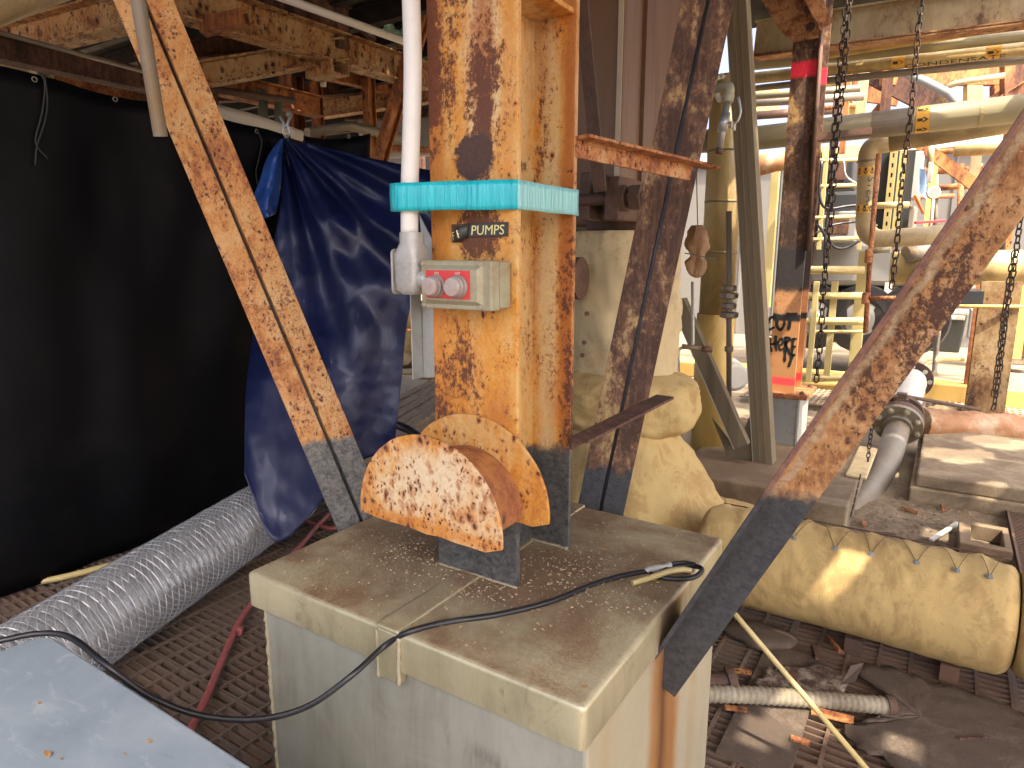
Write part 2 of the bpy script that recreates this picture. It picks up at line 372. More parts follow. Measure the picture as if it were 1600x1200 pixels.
M['beam'] = rusty('beam_rust', (.50, .38, .19), (.40, .20, .065), (.17, .06, .026), (.035, .017, .013), cov=.42, scale=1.5, streak=.4, spots=.9, sscale=24, rough=.75, off=(7, 1, 5), speck=.45)
M['beamdark'] = rusty('dark_beam_rust', (.26, .15, .08), (.17, .075, .04), (.10, .045, .028), (.035, .018, .014), cov=.8, scale=2, streak=.6, spots=.4, sscale=16, rough=.8, off=(1, 9, 5))
M['orange'] = rusty('orange_rust', (.48, .26, .09), (.40, .15, .035), (.22, .075, .025), (.06, .027, .018), cov=.62, scale=1.6, streak=.3, spots=.55, sscale=14, rough=.75, off=(4, 6, 2))
M['oranged'] = rusty('orange_post_rust', (.48, .26, .09), (.34, .13, .035), (.20, .07, .025), (.06, .027, .018), cov=.72, scale=1.6, streak=.3, spots=.4, sscale=14, rough=.75, off=(4, 2, 2), marks=[(2, 2.52, 2.68, (.60, .03, .06), .02, .06, 9, .7)])
M['browncol'] = rusty('brown_column_rust', (.52, .32, .12), (.16, .085, .045), (.10, .05, .032), (.05, .028, .022), cov=.63, scale=2.4, streak=.6, spots=0, rough=.7, off=(2.3, 4, 9.4), sharp=2.2,
    marks=[(2, .4, 1.08, (.42, .20, .075), .02, .05, 9, 1), (2, 1.08, 1.13, BLACK, .008, .02, 9, 1), (2, 1.13, 1.30, (.36, .18, .075), .01, .05, 20, .5), (2, 1.3, 1.62, (.025, .02, .02), .03, .06, 9, .8), (2, 2.76, 2.86, (.70, .02, .05), .012, .03, 16, .7), (2, .60, .66, (.72, .05, .05), .01, .012, 9, .8)])
M['rightcol'] = rusty('right_column_rust', (.42, .33, .18), (.28, .17, .07), (.15, .07, .03), (.04, .022, .015), cov=.50, scale=1.6, streak=.6, spots=.3, sscale=18, rough=.75, speck=.9, off=(6, 6, 1))
M['peel'] = rusty('peeling_cream', (.40, .33, .18), (.32, .24, .12), (.22, .15, .09), (.12, .075, .045), cov=.34, scale=1.6, streak=.6, spots=.2, sscale=14, rough=.7, sharp=2, off=(8, 2, 3))
M['flake'] = rusty('flaking_flange', (.50, .34, .17), (.42, .22, .09), (.25, .10, .045), (.06, .03, .02), cov=.6, scale=3.2, streak=1.6, spots=.3, sscale=20, rough=.85, bumps=.8)
M['brownvessel'] = plain('brown_vessel_paint', (.175, .098, .048), .45, 0, .45, 6, (.12, .06, .035), .5, .05, (1, 1, .08), dsc=6)
M['edgehighlight'] = plain('edge_highlight_tone', (.50, .42, .30), .5, 0, .3, 9, (.25, .14, .08), .3)  # colour of the painted highlight on the brown leg
M['iron'] = plain('rusty_iron', (.085, .052, .038), .7, .1, .5, 20, (.15, .075, .04), .5, .35)
M['chain'] = plain('chain_iron', (.045, .038, .032), .55, .5, .4, 30, (.10, .055, .035), .5, .2)
M['galv'] = plain('galvanised_steel', (.42, .44, .43), .38, .6, .3, 30, (.30, .27, .20), .35, .06)
M['galvd'] = plain('weathered_galvanised', (.25, .205, .13), .5, .3, .45, 10, (.12, .095, .06), .5, .08, (1, 1, .06), off=(1, 2, 3))
M['galvl'] = plain('pale_galvanised', (.52, .52, .46), .45, .3, .3, 10, (.32, .29, .2), .3, .06, (1, 1, .1))
M['steelpipe'] = plain('grey_steel_pipe', (.22, .195, .155), .5, .25, .35, 9, (.20, .14, .075), .5, .1)
M['castgrey'] = plain('cast_aluminium', (.46, .45, .41), .5, .35, .25, 25, (.28, .27, .24), .4, .1)
M['boxgreen'] = plain('grey_green_casting', (.36, .34, .23), .48, .1, .3, 16, (.24, .19, .10), .4, .12)
M['button'] = plain('faded_button', (.42, .36, .33), .5, 0, .25, 40, (.30, .20, .15), .4, .06)
M['buttonside'] = plain('button_collar', (.30, .27, .25), .5, .1, .3, 30)
M['redplate'] = plain('red_plate', (.62, .05, .05), .5, 0, .25, 40, (.4, .08, .06), .3, .04)
M['whiteprint'] = plain('white_print', (.72, .62, .56), .6, 0, .2)
M['whitepaint'] = plain('white_conduit_paint', (.70, .68, .62), .38, 0, .1, 30, (.5, .47, .40), .15, .08)
M['labelblack'] = plain('label_black', (.035, .035, .03), .45, 0, .3)
M['labelyellow'] = plain('label_letters', (.72, .66, .30), .5, 0, .1)
M['yellowpaint'] = plain('yellow_ochre_paint', (.62, .42, .12), .55, 0, .3, 8, (.38, .22, .07), .35, .08, (1, 1, .3))
M['yellowpipe'] = plain('yellow_lagging_jacket', (.50, .37, .14), .5, 0, .4, 7, (.26, .18, .075), .6, .08, (1, 1, .25))
M['creampipe'] = plain('cream_jacket', (.46, .37, .19), .5, 0, .35, 7, (.26, .19, .10), .6, .08)
M['creamrail'] = plain('pale_yellow_rail', (.40, .33, .14), .5, 0, .2, 9, (.45, .36, .17), .35, .06)
M['olivepipe'] = plain('olive_grey_jacket', (.22, .19, .105), .5, .15, .4, 5, (.17, .15, .11), .5, .08, (.3, 1, 1))
M['cloth'] = None
M['concrete'] = plain('old_concrete', (.28, .20, .12), .85, 0, .5, 9, (.16, .105, .06), .8, .35)
M['concretel'] = plain('pale_concrete', (.33, .26, .165), .85, 0, .4, 9, (.16, .115, .07), .75, .3)
M['greywall'] = plain('light_grey_wall', (.16, .155, .14), .6, 0, .12, 3, (.15, .14, .11), .35, .03)
M['shadegrey'] = plain('grey_panel', (.20, .20, .19), .5, 0, .2, 3)
M['darkbody'] = plain('dark_body', (.03, .032, .034), .45, 0, .3)
M['binplastic'] = plain('bin_plastic', (.05, .055, .05), .5, 0, .3)
M['lightplastic'] = plain('pale_plastic', (.60, .58, .52), .5, 0, .15)
M['rubber'] = plain('black_rubber', (.016, .016, .018), .38, 0, .4, 30, (.06, .055, .05), .25, .06)
M['redhose'] = plain('red_hose_rubber', (.33, .085, .075), .55, 0, .35, 25, (.25, .13, .10), .4, .15)
M['rod'] = plain('yellow_rod', (.50, .40, .17), .4, 0, .35, 12, (.25, .2, .12), .35, .08)
M['corr'] = plain('corrugated_hose', (.30, .27, .19), .7, 0, .4, 14, (.15, .11, .07), .5, .2)
M['mat'] = plain('brown_mat', (.085, .060, .043), .8, 0, .6, 11, (.17, .125, .09), .35, .6, dsc=7)
M['green'] = plain('green_pipe_paint', (.10, .22, .13), .45, 0, .3, 12, (.16, .12, .07), .35)
M['greengrey'] = plain('greenish_pipe', (.13, .15, .10), .6, 0, .3)
M['grating'] = plain('rusty_grating', (.17, .125, .095), .7, .2, .45, 16, (.15, .09, .055), .45, .3)
M['gratingr'] = plain('rust_red_grating', (.16, .10, .066), .75, .1, .45, 16, (.09, .05, .03), .45, .3)
M['wood'] = plain('old_timber', (.28, .21, .14), .8, 0, .4, 6, (.13, .09, .06), .5, .2, (8, .4, 8))
M['black_spray'] = plain('black_spray', (.008, .008, .008), .65, 0, .2)
M['sticker'] = plain('orange_sticker', (.70, .38, .05), .55, 0, .25, 20, (.45, .26, .08), .35)
M['orangeplastic'] = plain('orange_plastic', (.85, .16, .02), .45, 0, .15)
M['redpaint'] = plain('red_paint', (.65, .03, .04), .45, 0, .2)
M['blueplastic'] = plain('blue_film', (.25, .42, .68), .35, 0, .4, 30)
M['rag'] = plain('old_rag', (.34, .22, .12), .85, 0, .5, 30, (.25, .12, .06), .5, .5)
M['whitewrap'] = plain('white_wrap', (.50, .49, .45), .5, 0, .3, 10, (.42, .38, .28), .3, .3)
M['brownwrap'] = plain('brown_lagging_wrap', (.30, .14, .055), .6, 0, .5, 9, (.45, .37, .25), .4, .35)
M['leaf'] = plain('dry_leaf', (.40, .22, .08), .7, 0, .4)
M['flakes'] = plain('rust_flakes', (.32, .23, .14), .85, 0, .7, 200)
M['sealant'] = plain('sealant_bead', (.33, .29, .19), .6, 0, .4, 60, (.2, .15, .08), .4, .3)
M['bolt'] = plain('zinc_bolt', (.40, .36, .27), .45, .5, .3, 60)
M['darksteel'] = plain('dark_deck_steel', (.012, .009, .007), .8, 0, .4, 6, (.03, .017, .011), .4)

M['matpale'] = rusty('worn_mat', (.36, .32, .26), (.16, .11, .08), (.09, .06, .045), (.04, .028, .022), cov=.55, scale=7, streak=1, spots=0, rough=.85, sharp=1.8)
def cloth_mat(name, col, stain, amt=.45, weave=160):
    t = NT(name)
    n = t.noise(4.2, 9, .74, .9); n2 = t.noise(11, 8, .75, .6, (1, .5, .3), (3, 3, 3)); f = t.noise(230, 3, .7)
    a = t.m('ADD', t.m('MULTIPLY', n, .6), t.m('MULTIPLY', n2, .4))
    c = t.ramp(a, [(.32, tuple(min(1, x*1.12) for x in col)), (.5, col), (.72-.25*amt, tuple(.6*x+.4*y for x, y in zip(col, stain))), (.86-.2*amt, stain)])
    c = t.mix(t.mr(f, .3, .75, 0, .35), c, tuple(x*.6 for x in col)); c = t.mix(t.mr(t.noise(60, 7, .8, 0, (1, 1, .5), (1, 5, 2)), .60, .70, 0, .6), c, tuple(x*.6 for x in stain))
    wv = t.m('ADD', t.wave(weave, (1, .2, 1), 1.5, 'X'), t.wave(weave, (.2, .2, 1), 1.5, 'Z'))
    h = t.m('ADD', t.m('MULTIPLY', wv, .22), t.m('ADD', t.m('MULTIPLY', n2, .7), t.m('MULTIPLY', f, .3)))
    return t.done(c, .82, 0, t.bump(h, .35, .008))
M['cloth'] = cloth_mat('yellow_lagging_cloth', (.55, .39, .155), (.30, .17, .06), .7)
M['clothpale'] = cloth_mat('pale_lagging_cloth', (.64, .51, .28), (.36, .24, .12), .6)
M['clothskirt'] = cloth_mat('smooth_lagging_cloth', (.57, .41, .165), (.36, .20, .06), .75, 200)

# sheet metal of the plinth: dirt lies on whatever faces up
def lid_mat():
    t = NT('plinth_lid_metal')
    n = t.noise(4, 8, .66, .6); n2 = t.noise(17, 8, .7, .3, (1, 1, .25)); f = t.noise(150, 4, .75)
    big = t.noise(1.9, 5, .6, .8, (1, 1, 1), (4, 2, 0)); wh = t.noise(210, 4, .8)
    base = t.ramp(t.m('ADD', t.m('MULTIPLY', n, .5), t.m('MULTIPLY', n2, .5)), [(.3, (.56, .51, .34)), (.5, (.46, .41, .255)), (.7, (.30, .26, .165))])
    dirt = t.ramp(t.m('ADD', t.m('MULTIPLY', big, .35), t.m('ADD', t.m('MULTIPLY', n, .4), t.m('MULTIPLY', f, .25))), [(.37, (.46, .42, .28)), (.455, (.37, .30, .18)), (.53, (.235, .155, .085)), (.61, (.10, .06, .038))])
    dirt = t.mix(t.mr(wh, .66, .70), dirt, (.55, .48, .38)); dirt = t.mix(t.mr(t.noise(75, 6, .8, 0, (1, 1, 1), (7, 7, 7)), .62, .67, 0, .7), dirt, (.10, .05, .035))
    base = t.mix(t.mr(t.noise(14, 9, .78, .8, (1, 1, .5), (2, 8, 1)), .56, .66, 0, .65), base, (.22, .185, .11)); base = t.mix(t.mr(t.noise(30, 8, .8, .3, (1, 1, .2), (6, 8, 1)), .60, .68, 0, .6), base, (.60, .55, .40))
    g = t.nd("ShaderNodeNewGeometry"); sx = t.nd("ShaderNodeSeparateXYZ"); t.put(sx.inputs[0], g.outputs['True Normal'])
    ed = t.m('ADD', sx.outputs[2], t.m('MULTIPLY', t.m('SUBTRACT', t.noise(26, 6, .7), .5), .5))
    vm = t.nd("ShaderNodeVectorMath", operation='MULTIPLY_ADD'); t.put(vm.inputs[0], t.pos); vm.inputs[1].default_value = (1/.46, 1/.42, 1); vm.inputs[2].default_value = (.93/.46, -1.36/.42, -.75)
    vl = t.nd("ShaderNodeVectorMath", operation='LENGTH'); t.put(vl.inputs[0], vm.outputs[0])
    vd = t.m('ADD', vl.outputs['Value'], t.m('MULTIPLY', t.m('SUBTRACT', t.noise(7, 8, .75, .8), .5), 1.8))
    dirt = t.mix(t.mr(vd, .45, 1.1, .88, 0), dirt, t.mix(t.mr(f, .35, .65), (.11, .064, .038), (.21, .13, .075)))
    wet = t.noise(3.1, 6, .7, 1.0, (1, 1, 1), (11, 3, 0)); dirt = t.mix(t.mr(wet, .55, .60, 0, .5), dirt, (.16, .10, .05))
    up = t.m('MULTIPLY', t.mr(ed, .72, .98), t.mr(big, .34, .50, .45, 1))
    c = t.mix(up, base, dirt)
    # brown run-off below the right brace
    st = t.m('MULTIPLY', t.band(1, 1.34, 1.50, .04, .05, 7), t.mr(sx.outputs[0], .5, .8))
    c = t.mix(t.m('MULTIPLY', st, .55), c, (.30, .13, .045))
    h = t.m('ADD', t.m('MULTIPLY', t.noise(7, 3, .5), .8), t.m('MULTIPLY', t.m('MULTIPLY', f, up), .5))
    return t.done(c, t.mr(up, 0, 1, .34, .56), t.mr(up, 0, 1, .45, 0), t.bump(h, .35, .006))
def body_mat():
    t = NT('plinth_body_metal')
    n = t.noise(3.2, 8, .66, .7); n2 = t.noise(22, 7, .7, .3, (1, 1, .12)); f = t.noise(170, 3, .7)
    c = t.ramp(t.m('ADD', t.m('MULTIPLY', n, .6), t.m('MULTIPLY', n2, .4)), [(.3, (.42, .42, .35)), (.52, (.33, .33, .275)), (.72, (.22, .20, .15))])
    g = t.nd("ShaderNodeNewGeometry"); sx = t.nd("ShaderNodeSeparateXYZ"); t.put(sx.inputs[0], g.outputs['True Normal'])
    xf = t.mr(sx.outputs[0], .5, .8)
    c = t.mix(t.m('MULTIPLY', xf, .6), c, (.52, .44, .27))  # right face tinted lighter: the ambient light put into the colour
    for lo, hi, cc, am in ((1.32, 1.52, (.38, .17, .05), .9), (1.38, 1.43, (.13, .05, .025), .9), (1.46, 1.475, (.22, .09, .035), .6), (1.06, 1.09, (.42, .27, .09), .35), (1.62, 1.66, (.42, .26, .1), .4)):
        st = t.m('MULTIPLY', t.band(1, lo, hi, .025, .05, 6), xf); c = t.mix(t.m('MULTIPLY', st, am), c, cc)
    sm = t.m('MULTIPLY', t.band(2, .50, .535, .02, .08, 9), t.band(0, -.80, -.60, .04, .1, 11))
    c = t.mix(t.m('MULTIPLY', t.m('MULTIPLY', sm, t.mr(n2, .48, .62)), .55), c, (.10, .098, .085))
    return t.done(c, t.mr(n, .3, .7, .36, .55), .3, t.bump(t.m('ADD', t.noise(5, 3, .5), t.m('MULTIPLY', f, .15)), .25, .008))
M['lid'] = lid_mat(); M['body'] = body_mat()

def tape_mat():
    t = NT('turquoise_tape')
    n = t.noise(18, 5, .6, .3, (1, 1, .15)); f = t.noise(90, 3, .6, 0, (1, 1, .06))
    c = t.ramp(n, [(.3, (.01, .36, .43)), (.6, (.02, .47, .53)), (.75, (.10, .60, .64))])
    g = t.nd("ShaderNodeNewGeometry"); sx = t.nd("ShaderNodeSeparateXYZ"); t.put(sx.inputs[0], g.outputs['True Normal'])
    c = t.mix(t.mr(sx.outputs[0], .6, .9, 0, .55), c, (.45, .72, .68))     # paler on the side turned to the right
    return t.done(c, .3, 0, t.bump(t.m('ADD', f, t.m('MULTIPLY', n, .5)), .9, .008))
M['tape'] = tape_mat()

def tarp_mat():
    t = NT('blue_tarp')
    n = t.noise(4, 6, .65, .4); f = t.noise(24, 6, .7, .5); w_ = t.voro(9, feat='DISTANCE_TO_EDGE')
    c = t.ramp(n, [(.3, (.005, .010, .050)), (.55, (.006, .012, .060)), (.75, (.008, .015, .074))])
    wave_ = t.m('ADD', t.wave(420, (1, 1, .1), 0, 'X'), t.wave(420, (.1, .1, 1), 0, 'Z'))
    h = t.m('ADD', t.m('MULTIPLY', f, .12), t.m('ADD', t.m('MULTIPLY', t.mr(w_, 0, .12), .06), t.m('MULTIPLY', wave_, .03)))
    return t.done(c, .34, 0, t.bump(h, .35, .012), Coat_Weight=.15)
M['tarp'] = tarp_mat()
M['tarplite'] = plain('blue_tarp_inside', (.035, .11, .42), .3, 0, .4, 8, (.015, .04, .2), .4, .25)
M['curtain'] = plain('black_curtain', (.0022, .0022, .0030), .5, 0, .4, 5, (.0060, .0058, .0062), .25, .25, dsc=2.2, Specular_IOR_Level=.14)
M['cordblack'] = plain('black_cord', (.03, .03, .032), .7, 0, .3)
def table_mat():
    t = NT('grey_blue_paint')
    n = t.noise(5, 7, .66, .4); sm_ = t.noise(9, 8, .75, 1.2, (1, 2.6, 1)); sp = t.noise(130, 5, .8); ch = t.voro(26); gt = t.noise(7, 3, .6, 0, (1, 1, 1), (5, 1, 0))
    c = t.ramp(n, [(.3, (.21, .265, .30)), (.55, (.265, .32, .355)), (.72, (.32, .37, .395))])
    c = t.mix(t.mr(sm_, .55, .66, 0, .55), c, (.42, .46, .48)); c = t.mix(t.mr(sm_, .33, .40, .4, 0), c, (.16, .19, .20))
    c = t.mix(t.mr(sp, .66, .71), c, (.48, .50, .50)); c = t.mix(t.m('MULTIPLY', t.mr(ch, .045, .075, 1, 0), t.mr(gt, .5, .6)), c, (.07, .06, .05))
    return t.done(c, t.mr(n, .3, .7, .34, .55), 0, t.bump(t.m('ADD', t.m('MULTIPLY', n, .6), t.m('MULTIPLY', sp, .15)), .2, .006))
M['table'] = table_mat()
def flexfilm():
    t = NT('clear_duct_film')
    tr = t.nd("ShaderNodeBsdfTransparent"); tr.inputs[0].default_value = (.86, .88, .90, 1)
    p = t.nd("ShaderNodeBsdfPrincipled"); p.inputs['Metallic'].default_value = .55; p.inputs['Base Color'].default_value = (.74, .75, .76, 1); p.inputs['Specular IOR Level'].default_value = 1.0; p.inputs['Coat Weight'].default_value = .6; p.inputs['Coat Roughness'].default_value = .06; p.inputs['Roughness'].default_value = .20
    n = t.noise(9, 4, .6, .6); v = t.noise(70, 3, .6, 1.2)
    t.put(p.inputs['Normal'], t.bump(v, .45, .006))
    mx = t.nd("ShaderNodeMixShader"); t.put(mx.inputs[0], t.mr(n, .34, .64, .38, .68))
    t.t.links.new(tr.outputs[0], mx.inputs[1]); t.t.links.new(p.outputs[0], mx.inputs[2]); t.t.links.new(mx.outputs[0], t.out.inputs[0])
    return t.mat
M['film'] = flexfilm()
M['wire'] = plain('spring_wire', (.80, .81, .82), .3, .2, .1)
def dirtmat():
    t = NT('packed_dirt')
    n = t.noise(2.2, 9, .7, .4); f = t.noise(26, 9, .75, .3); v = t.voro(42)
    c = t.ramp(t.m('ADD', t.m('MULTIPLY', n, .6), t.m('MULTIPLY', f, .4)), [(.32, (.36, .29, .19)), (.5, (.235, .175, .11)), (.62, (.12, .088, .062)), (.75, (.05, .04, .034))])
    h = t.m('ADD', f, t.m('MULTIPLY', v, .4))
    return t.done(c, .9, 0, t.bump(h, .9, .025))
M['dirt'] = dirtmat()
M['yard'] = plain('sunlit_yard', (.22, .175, .11), .9, 0, .3, 4, (.15, .11, .075), .5, .4)

# ================================================================ PLINTH
PX0, PX1, PY0, PY1, PZ = -1.445, -.470, .965, 1.85, .75
plinth = thing('lagged_plinth', 'square sheet metal clad plinth with dirty overhanging lid carrying the rusty column', 'plinth', ((PX0+PX1)/2, (PY0+PY1)/2, 0))
MB().box((PX0+.03, PY0+.025, 0), (PX1-.006, PY1-.02, PZ-.012)).build('body', M['body'], plinth, bevel=.008)
# lid: a tray with rounded folded edges, slightly dented top
def lid_part():
    mb = MB(); nx, ny = 44, 40; z1 = PZ; rim = .092
    def q(i, j):
        x = PX0 + (PX1-PX0)*i/nx; y = PY0 + (PY1-PY0)*j/ny
        e = min(min(i, nx-i)/nx*(PX1-PX0), min(j, ny-j)/ny*(PY1-PY0))
        return Vector((x, y, z1 + (.0028*fbm((x, y, 0), 5, 2) if e > .05 else 0)))
    mb.grid([[q(i, j) for j in range(ny+1)] for i in range(nx+1)], False)
    per = [(i, 0) for i in range(nx)] + [(nx, j) for j in range(ny)] + [(i, ny) for i in range(nx, 0, -1)] + [(0, j) for j in range(ny, 0, -1)]
    top = [q(*p) for p in per]; low = []
    for p in top: low.append(Vector((p.x, p.y, z1-rim+.002*fbm((p.x*3, p.y*3, 0), 3, 8))))
    n = len(per)
    mb.add(top+low, [(k, k+n, (k+1) % n+n, (k+1) % n) for k in range(n)])
    o = mb.build('lid', M['lid'], plinth, weld=True)
    b = o.modifiers.new('bevel', 'BEVEL'); b.width = .013; b.segments = 4; b.limit_method = 'ANGLE'; b.angle_limit = rad(50)
    for p in o.data.polygons: p.use_smooth = True
    return o
lid = lid_part()
sx0, sx1 = -.982, -.918
sm = MB()
sm.box((sx0, PY0-.0035, PZ-.125), (sx1, PY0+.02, PZ-.004)); sm.box((sx0, PY0-.0035, PZ-.006), (sx1, PY1+.003, PZ+.005))
sm.build('seam_strip', M['lid'], plinth, bevel=.004)
def bead(pts, r, name='sealant_bead', parent=plinth):
    ps = []
    for a, b in zip(pts, pts[1:]):
        a = Vector(a); b = Vector(b); n = max(2, int((b-a).length/.008))
        ps += [a.lerp(b, k/n) for k in range(n)]
    ps.append(Vector(pts[-1])); rr = [r*(1+.6*mnoise.noise(p*140)) for p in ps]
    ps = [p + Vector((mnoise.noise(p*90), mnoise.noise(p*80+Vector((5, 0, 0))), 0))*r*.5 for p in ps]
    return MB().tube(ps, rr, 6).build(name, M['sealant'], parent)
bead([(sx0, PY0-.003, PZ-.01), (sx0, PY0-.003, PZ-.125)], .0045)
bead([(sx1, PY0-.003, PZ-.01), (sx1, PY0-.003, PZ-.125)], .0055)
bead([(PX0+.031, PY0+.026, PZ-.09), (PX0+.031, PY0+.026, .05)], .006)
bead([(sx0, PY0+.02, PZ+.001), (sx0, 1.24, PZ+.001)], .0014)
bead([(sx1, PY0+.02, PZ+.001), (sx1, 1.24, PZ+.001)], .0012)

# debris: rust flakes and dirt crumbs on the lid
fl = MB()
for k in range(2700):
    if R.random() < .6:
        c = R.choice([(-1.02, 1.36, .2), (-1.15, 1.27, .14), (-.62, 1.35, .14), (-.72, 1.45, .13), (-.90, 1.2, .13)]); x = R.gauss(c[0], c[2]*.6); y = R.gauss(c[1], c[2]*.5)
    else: x = R.uniform(PX0+.02, PX1-.02); y = R.uniform(PY0+.02, PY1-.02)
    if not (PX0+.015 < x < PX1-.015 and PY0+.015 < y < PY1-.015): continue
    s_ = R.choice([.0011, .0016, .0022, .0038]) * R.uniform(.7, 1.5); a = R.uniform(0, 6.3); z = PZ+.0035
    fl.add([(x+s_*math.cos(a), y+s_*math.sin(a), z), (x+s_*math.cos(a+2), y+s_*math.sin(a+2), z+s_*R.random()), (x+s_*math.cos(a+4), y+s_*math.sin(a+4), z), (x, y, z+s_*.7)], [(0, 1, 3), (1, 2, 3), (2, 0, 3), (0, 2, 1)])
fl.build('rust_flake_debris', M['flakes'], kind='stuff')
def leaf(px, py, z, s_, label, mt='leaf'):
    c = atz(px, py, z); a = R.uniform(0, 6); mb = MB(); up = [];
    n = 9
    for k in range(n):
        q = a + 2*PI*k/n; r = s_*(.55+.6*R.random())*(1 if k % 2 else .75)
        up.append(c + Vector((math.cos(q)*r, math.sin(q)*r*.7, .002+R.random()*s_*.3)))
    mb.add([c+Vector((0, 0, .003))]+up, [(0, k+1, (k+1) % n+1) for k in range(n)])
    tag(mb.build('dry_leaf', M[mt], thick=.0008), label, 'leaf', 'dry leaves')
leaf(945, 859, PZ+.002, .013, 'dry orange leaf on the plinth lid right of the column base')
leaf(648, 980, PZ+.006, .009, 'small dry leaf on the seam strip beside the black cable')
leaf(1022, 908, PZ+.002, .010, 'orange leaf scrap lying under the yellow and black cord grip')
leaf(912, 1075, PZ+.002, .006, 'tiny leaf scrap near the front corner of the plinth lid')

# ================================================================ COLUMN
CX0, CX1, CY0, CY1 = -1.055, -.809, 1.268, 1.545
column = thing('steel_column', 'orange rusted cream steel column standing on the plinth in the middle', 'column', ((CX0+CX1)/2, (CY0+CY1)/2, PZ))
cxm = (CX0+CX1)/2; CT = 3.55
for y0, y1 in ((CY0, CY0+.015), (CY1-.015, CY1)):
    MB().box((CX0, y0, PZ+.004), (CX1, y1, CT)).build('flange', M['column'], column, bevel=.002)
MB().box((cxm-.006, CY0+.015, PZ+.004), (cxm+.006, CY1-.015, CT)).build('web', M['column'], column)
zt = aty(860, 22, 1.5).z
MB().box((cxm+.006, CY0+.0155, zt), (CX1-.006, CY1-.0155, zt+.012)).build('stiffener_plate', M['column'], column, bevel=.002)
MB().box((CX0+.006, CY0+.0155, zt), (cxm-.006, CY1-.0155, zt+.012)).build('stiffener_plate', M['column'], column, bevel=.002)
bead([(CX0-.002, CY0-.003, PZ+.004), (CX1+.002, CY0-.003, PZ+.004)], .0032, 'weld_bead', column)
bead([(CX0, CY1-.018, PZ+.005), (CX1, CY1-.018, PZ+.005)], .004, 'weld_bead', column)

# half spool welded to the column: two half discs and the barrel between
DX, DZ, DR, DB = -.935, .955, .220, .152
yf, yb = 1.082, 1.262
drum = thing('pipe_saddle', 'rusty half round spool saddle fixed to the column just above the plinth', 'saddle', (DX, (yf+yb)/2, DZ-.03))
def halfdisc(y, th, name, mt, DR):
    pts = []
    for k in range(41):
        q = -.06 + (PI+.12)*k/40; r = DR*(1+.006*mnoise.noise(Vector((k*.7, y*9, 0))))
        pts.append(Vector((DX+r*math.cos(q), y, DZ+r*math.sin(q))))
    for k in range(1, 10):
        t = k/10; pts.append(pts[40].lerp(pts[0], t) + Vector((0, 0, -.004-.012*t+.005*mnoise.noise(Vector((k*.9, 3, y))))))
    return MB().poly(pts, (0, th, 0)).build(name, mt, drum, bevel=.0015)
halfdisc(yf, .009, 'end_plate', M['drum'], .206); halfdisc(yb-.006, .009, 'end_plate', M['drumback'], .219)
pts = [Vector((DX+DB*math.cos(PI*k/32), yf+.009, DZ-.01+DB*math.sin(PI*k/32))) for k in range(33)]
inn = [Vector((DX+(DB-.008)*math.cos(PI*k/32), yf+.009, DZ-.01+(DB-.008)*math.sin(PI*k/32))) for k in range(33)]
mb = MB(); L_ = yb-yf-.016; n = 33
for arr, fl_ in ((pts, 1), (inn, 0)):
    mb.grid([[p, p+Vector((0, L_*.5, 0)), p+Vector((0, L_, 0))] for p in arr])
for e in (0, 32): mb.add([pts[e], pts[e]+Vector((0, L_, 0)), inn[e]+Vector((0, L_, 0)), inn[e]], [(0, 1, 2, 3)])
mb.build('barrel', M['barrel'], drum)

# ================================================================ BRACES (double angles, gap between)
def brace(name, label, p0, p1, nrm, leg, mat, vleg=None, g=.012, th=.010, face=(0, 0, 1)):
    p0 = Vector(p0); p1 = Vector(p1); d = (p1-p0).normalized(); nrm = Vector(nrm)
    up = Vector(face); up = (up - d*d.dot(up)).normalized(); vleg = vleg or leg
    t = thing(name, label, 'brace', p0)
    for s_ in (1, -1):
        side = d.cross(up).normalized(); sg = s_*(1 if side.dot(nrm) > 0 else -1)
        pr = [(sg*g/2, -vleg), (sg*(g/2+th), -vleg), (sg*(g/2+th), -th), (sg*(g/2+leg), -th), (sg*(g/2+leg), 0), (sg*g/2, 0)]
        MB().sweep(pr, p0, p1, up).build('angle_bar', mat, t, bevel=.0018)
    MB().sweep([(-g*.44, -vleg*.8), (g*.44, -vleg*.8), (g*.44, -vleg*.3), (-g*.44, -vleg*.3)], p0, p1, up).build('gap_shade_strip', M['rubber'], t)  # black strip added so the gap reads as deep shade
    return t, d, up
lb0 = aty(565, 812, 1.41); lb1 = atd(213, -30, 2.12); dl = (lb1-lb0).normalized()
bl, dl, ul = brace('diagonal_brace', 'speckled tan double angle brace rising left from the plinth past the black curtain', lb0-dl*.12, lb1+dl*.9, (0, 1, 0), .074, M['brace_l'], face=(.80, -.42, .45))
rb0 = aty(1038, 1000, 1.41); rb1 = aty(1600, 172, 1.41); dr_ = (rb1-rb0).normalized()
br, dr_, ur = brace('diagonal_brace', 'heavily rusted double angle brace rising right, black painted at its foot', rb0-dr_*.10-Vector((0, 0, 0)), rb1+dr_*.8, (0, 1, 0), .068, M['brace_r'], .090)
mb0 = atx(936, 806, -.932); mb1 = atd(1108, -10, 2.30); dm = (mb1-mb0).normalized()
bm_, dm, um = brace('diagonal_brace', 'dark brown double angle brace with flaking cream paint behind the column', mb0-dm*.16, mb1+dm*.7, (1, 0, 0), .074, M['brace_m'], face=(.30, -.9, .35))

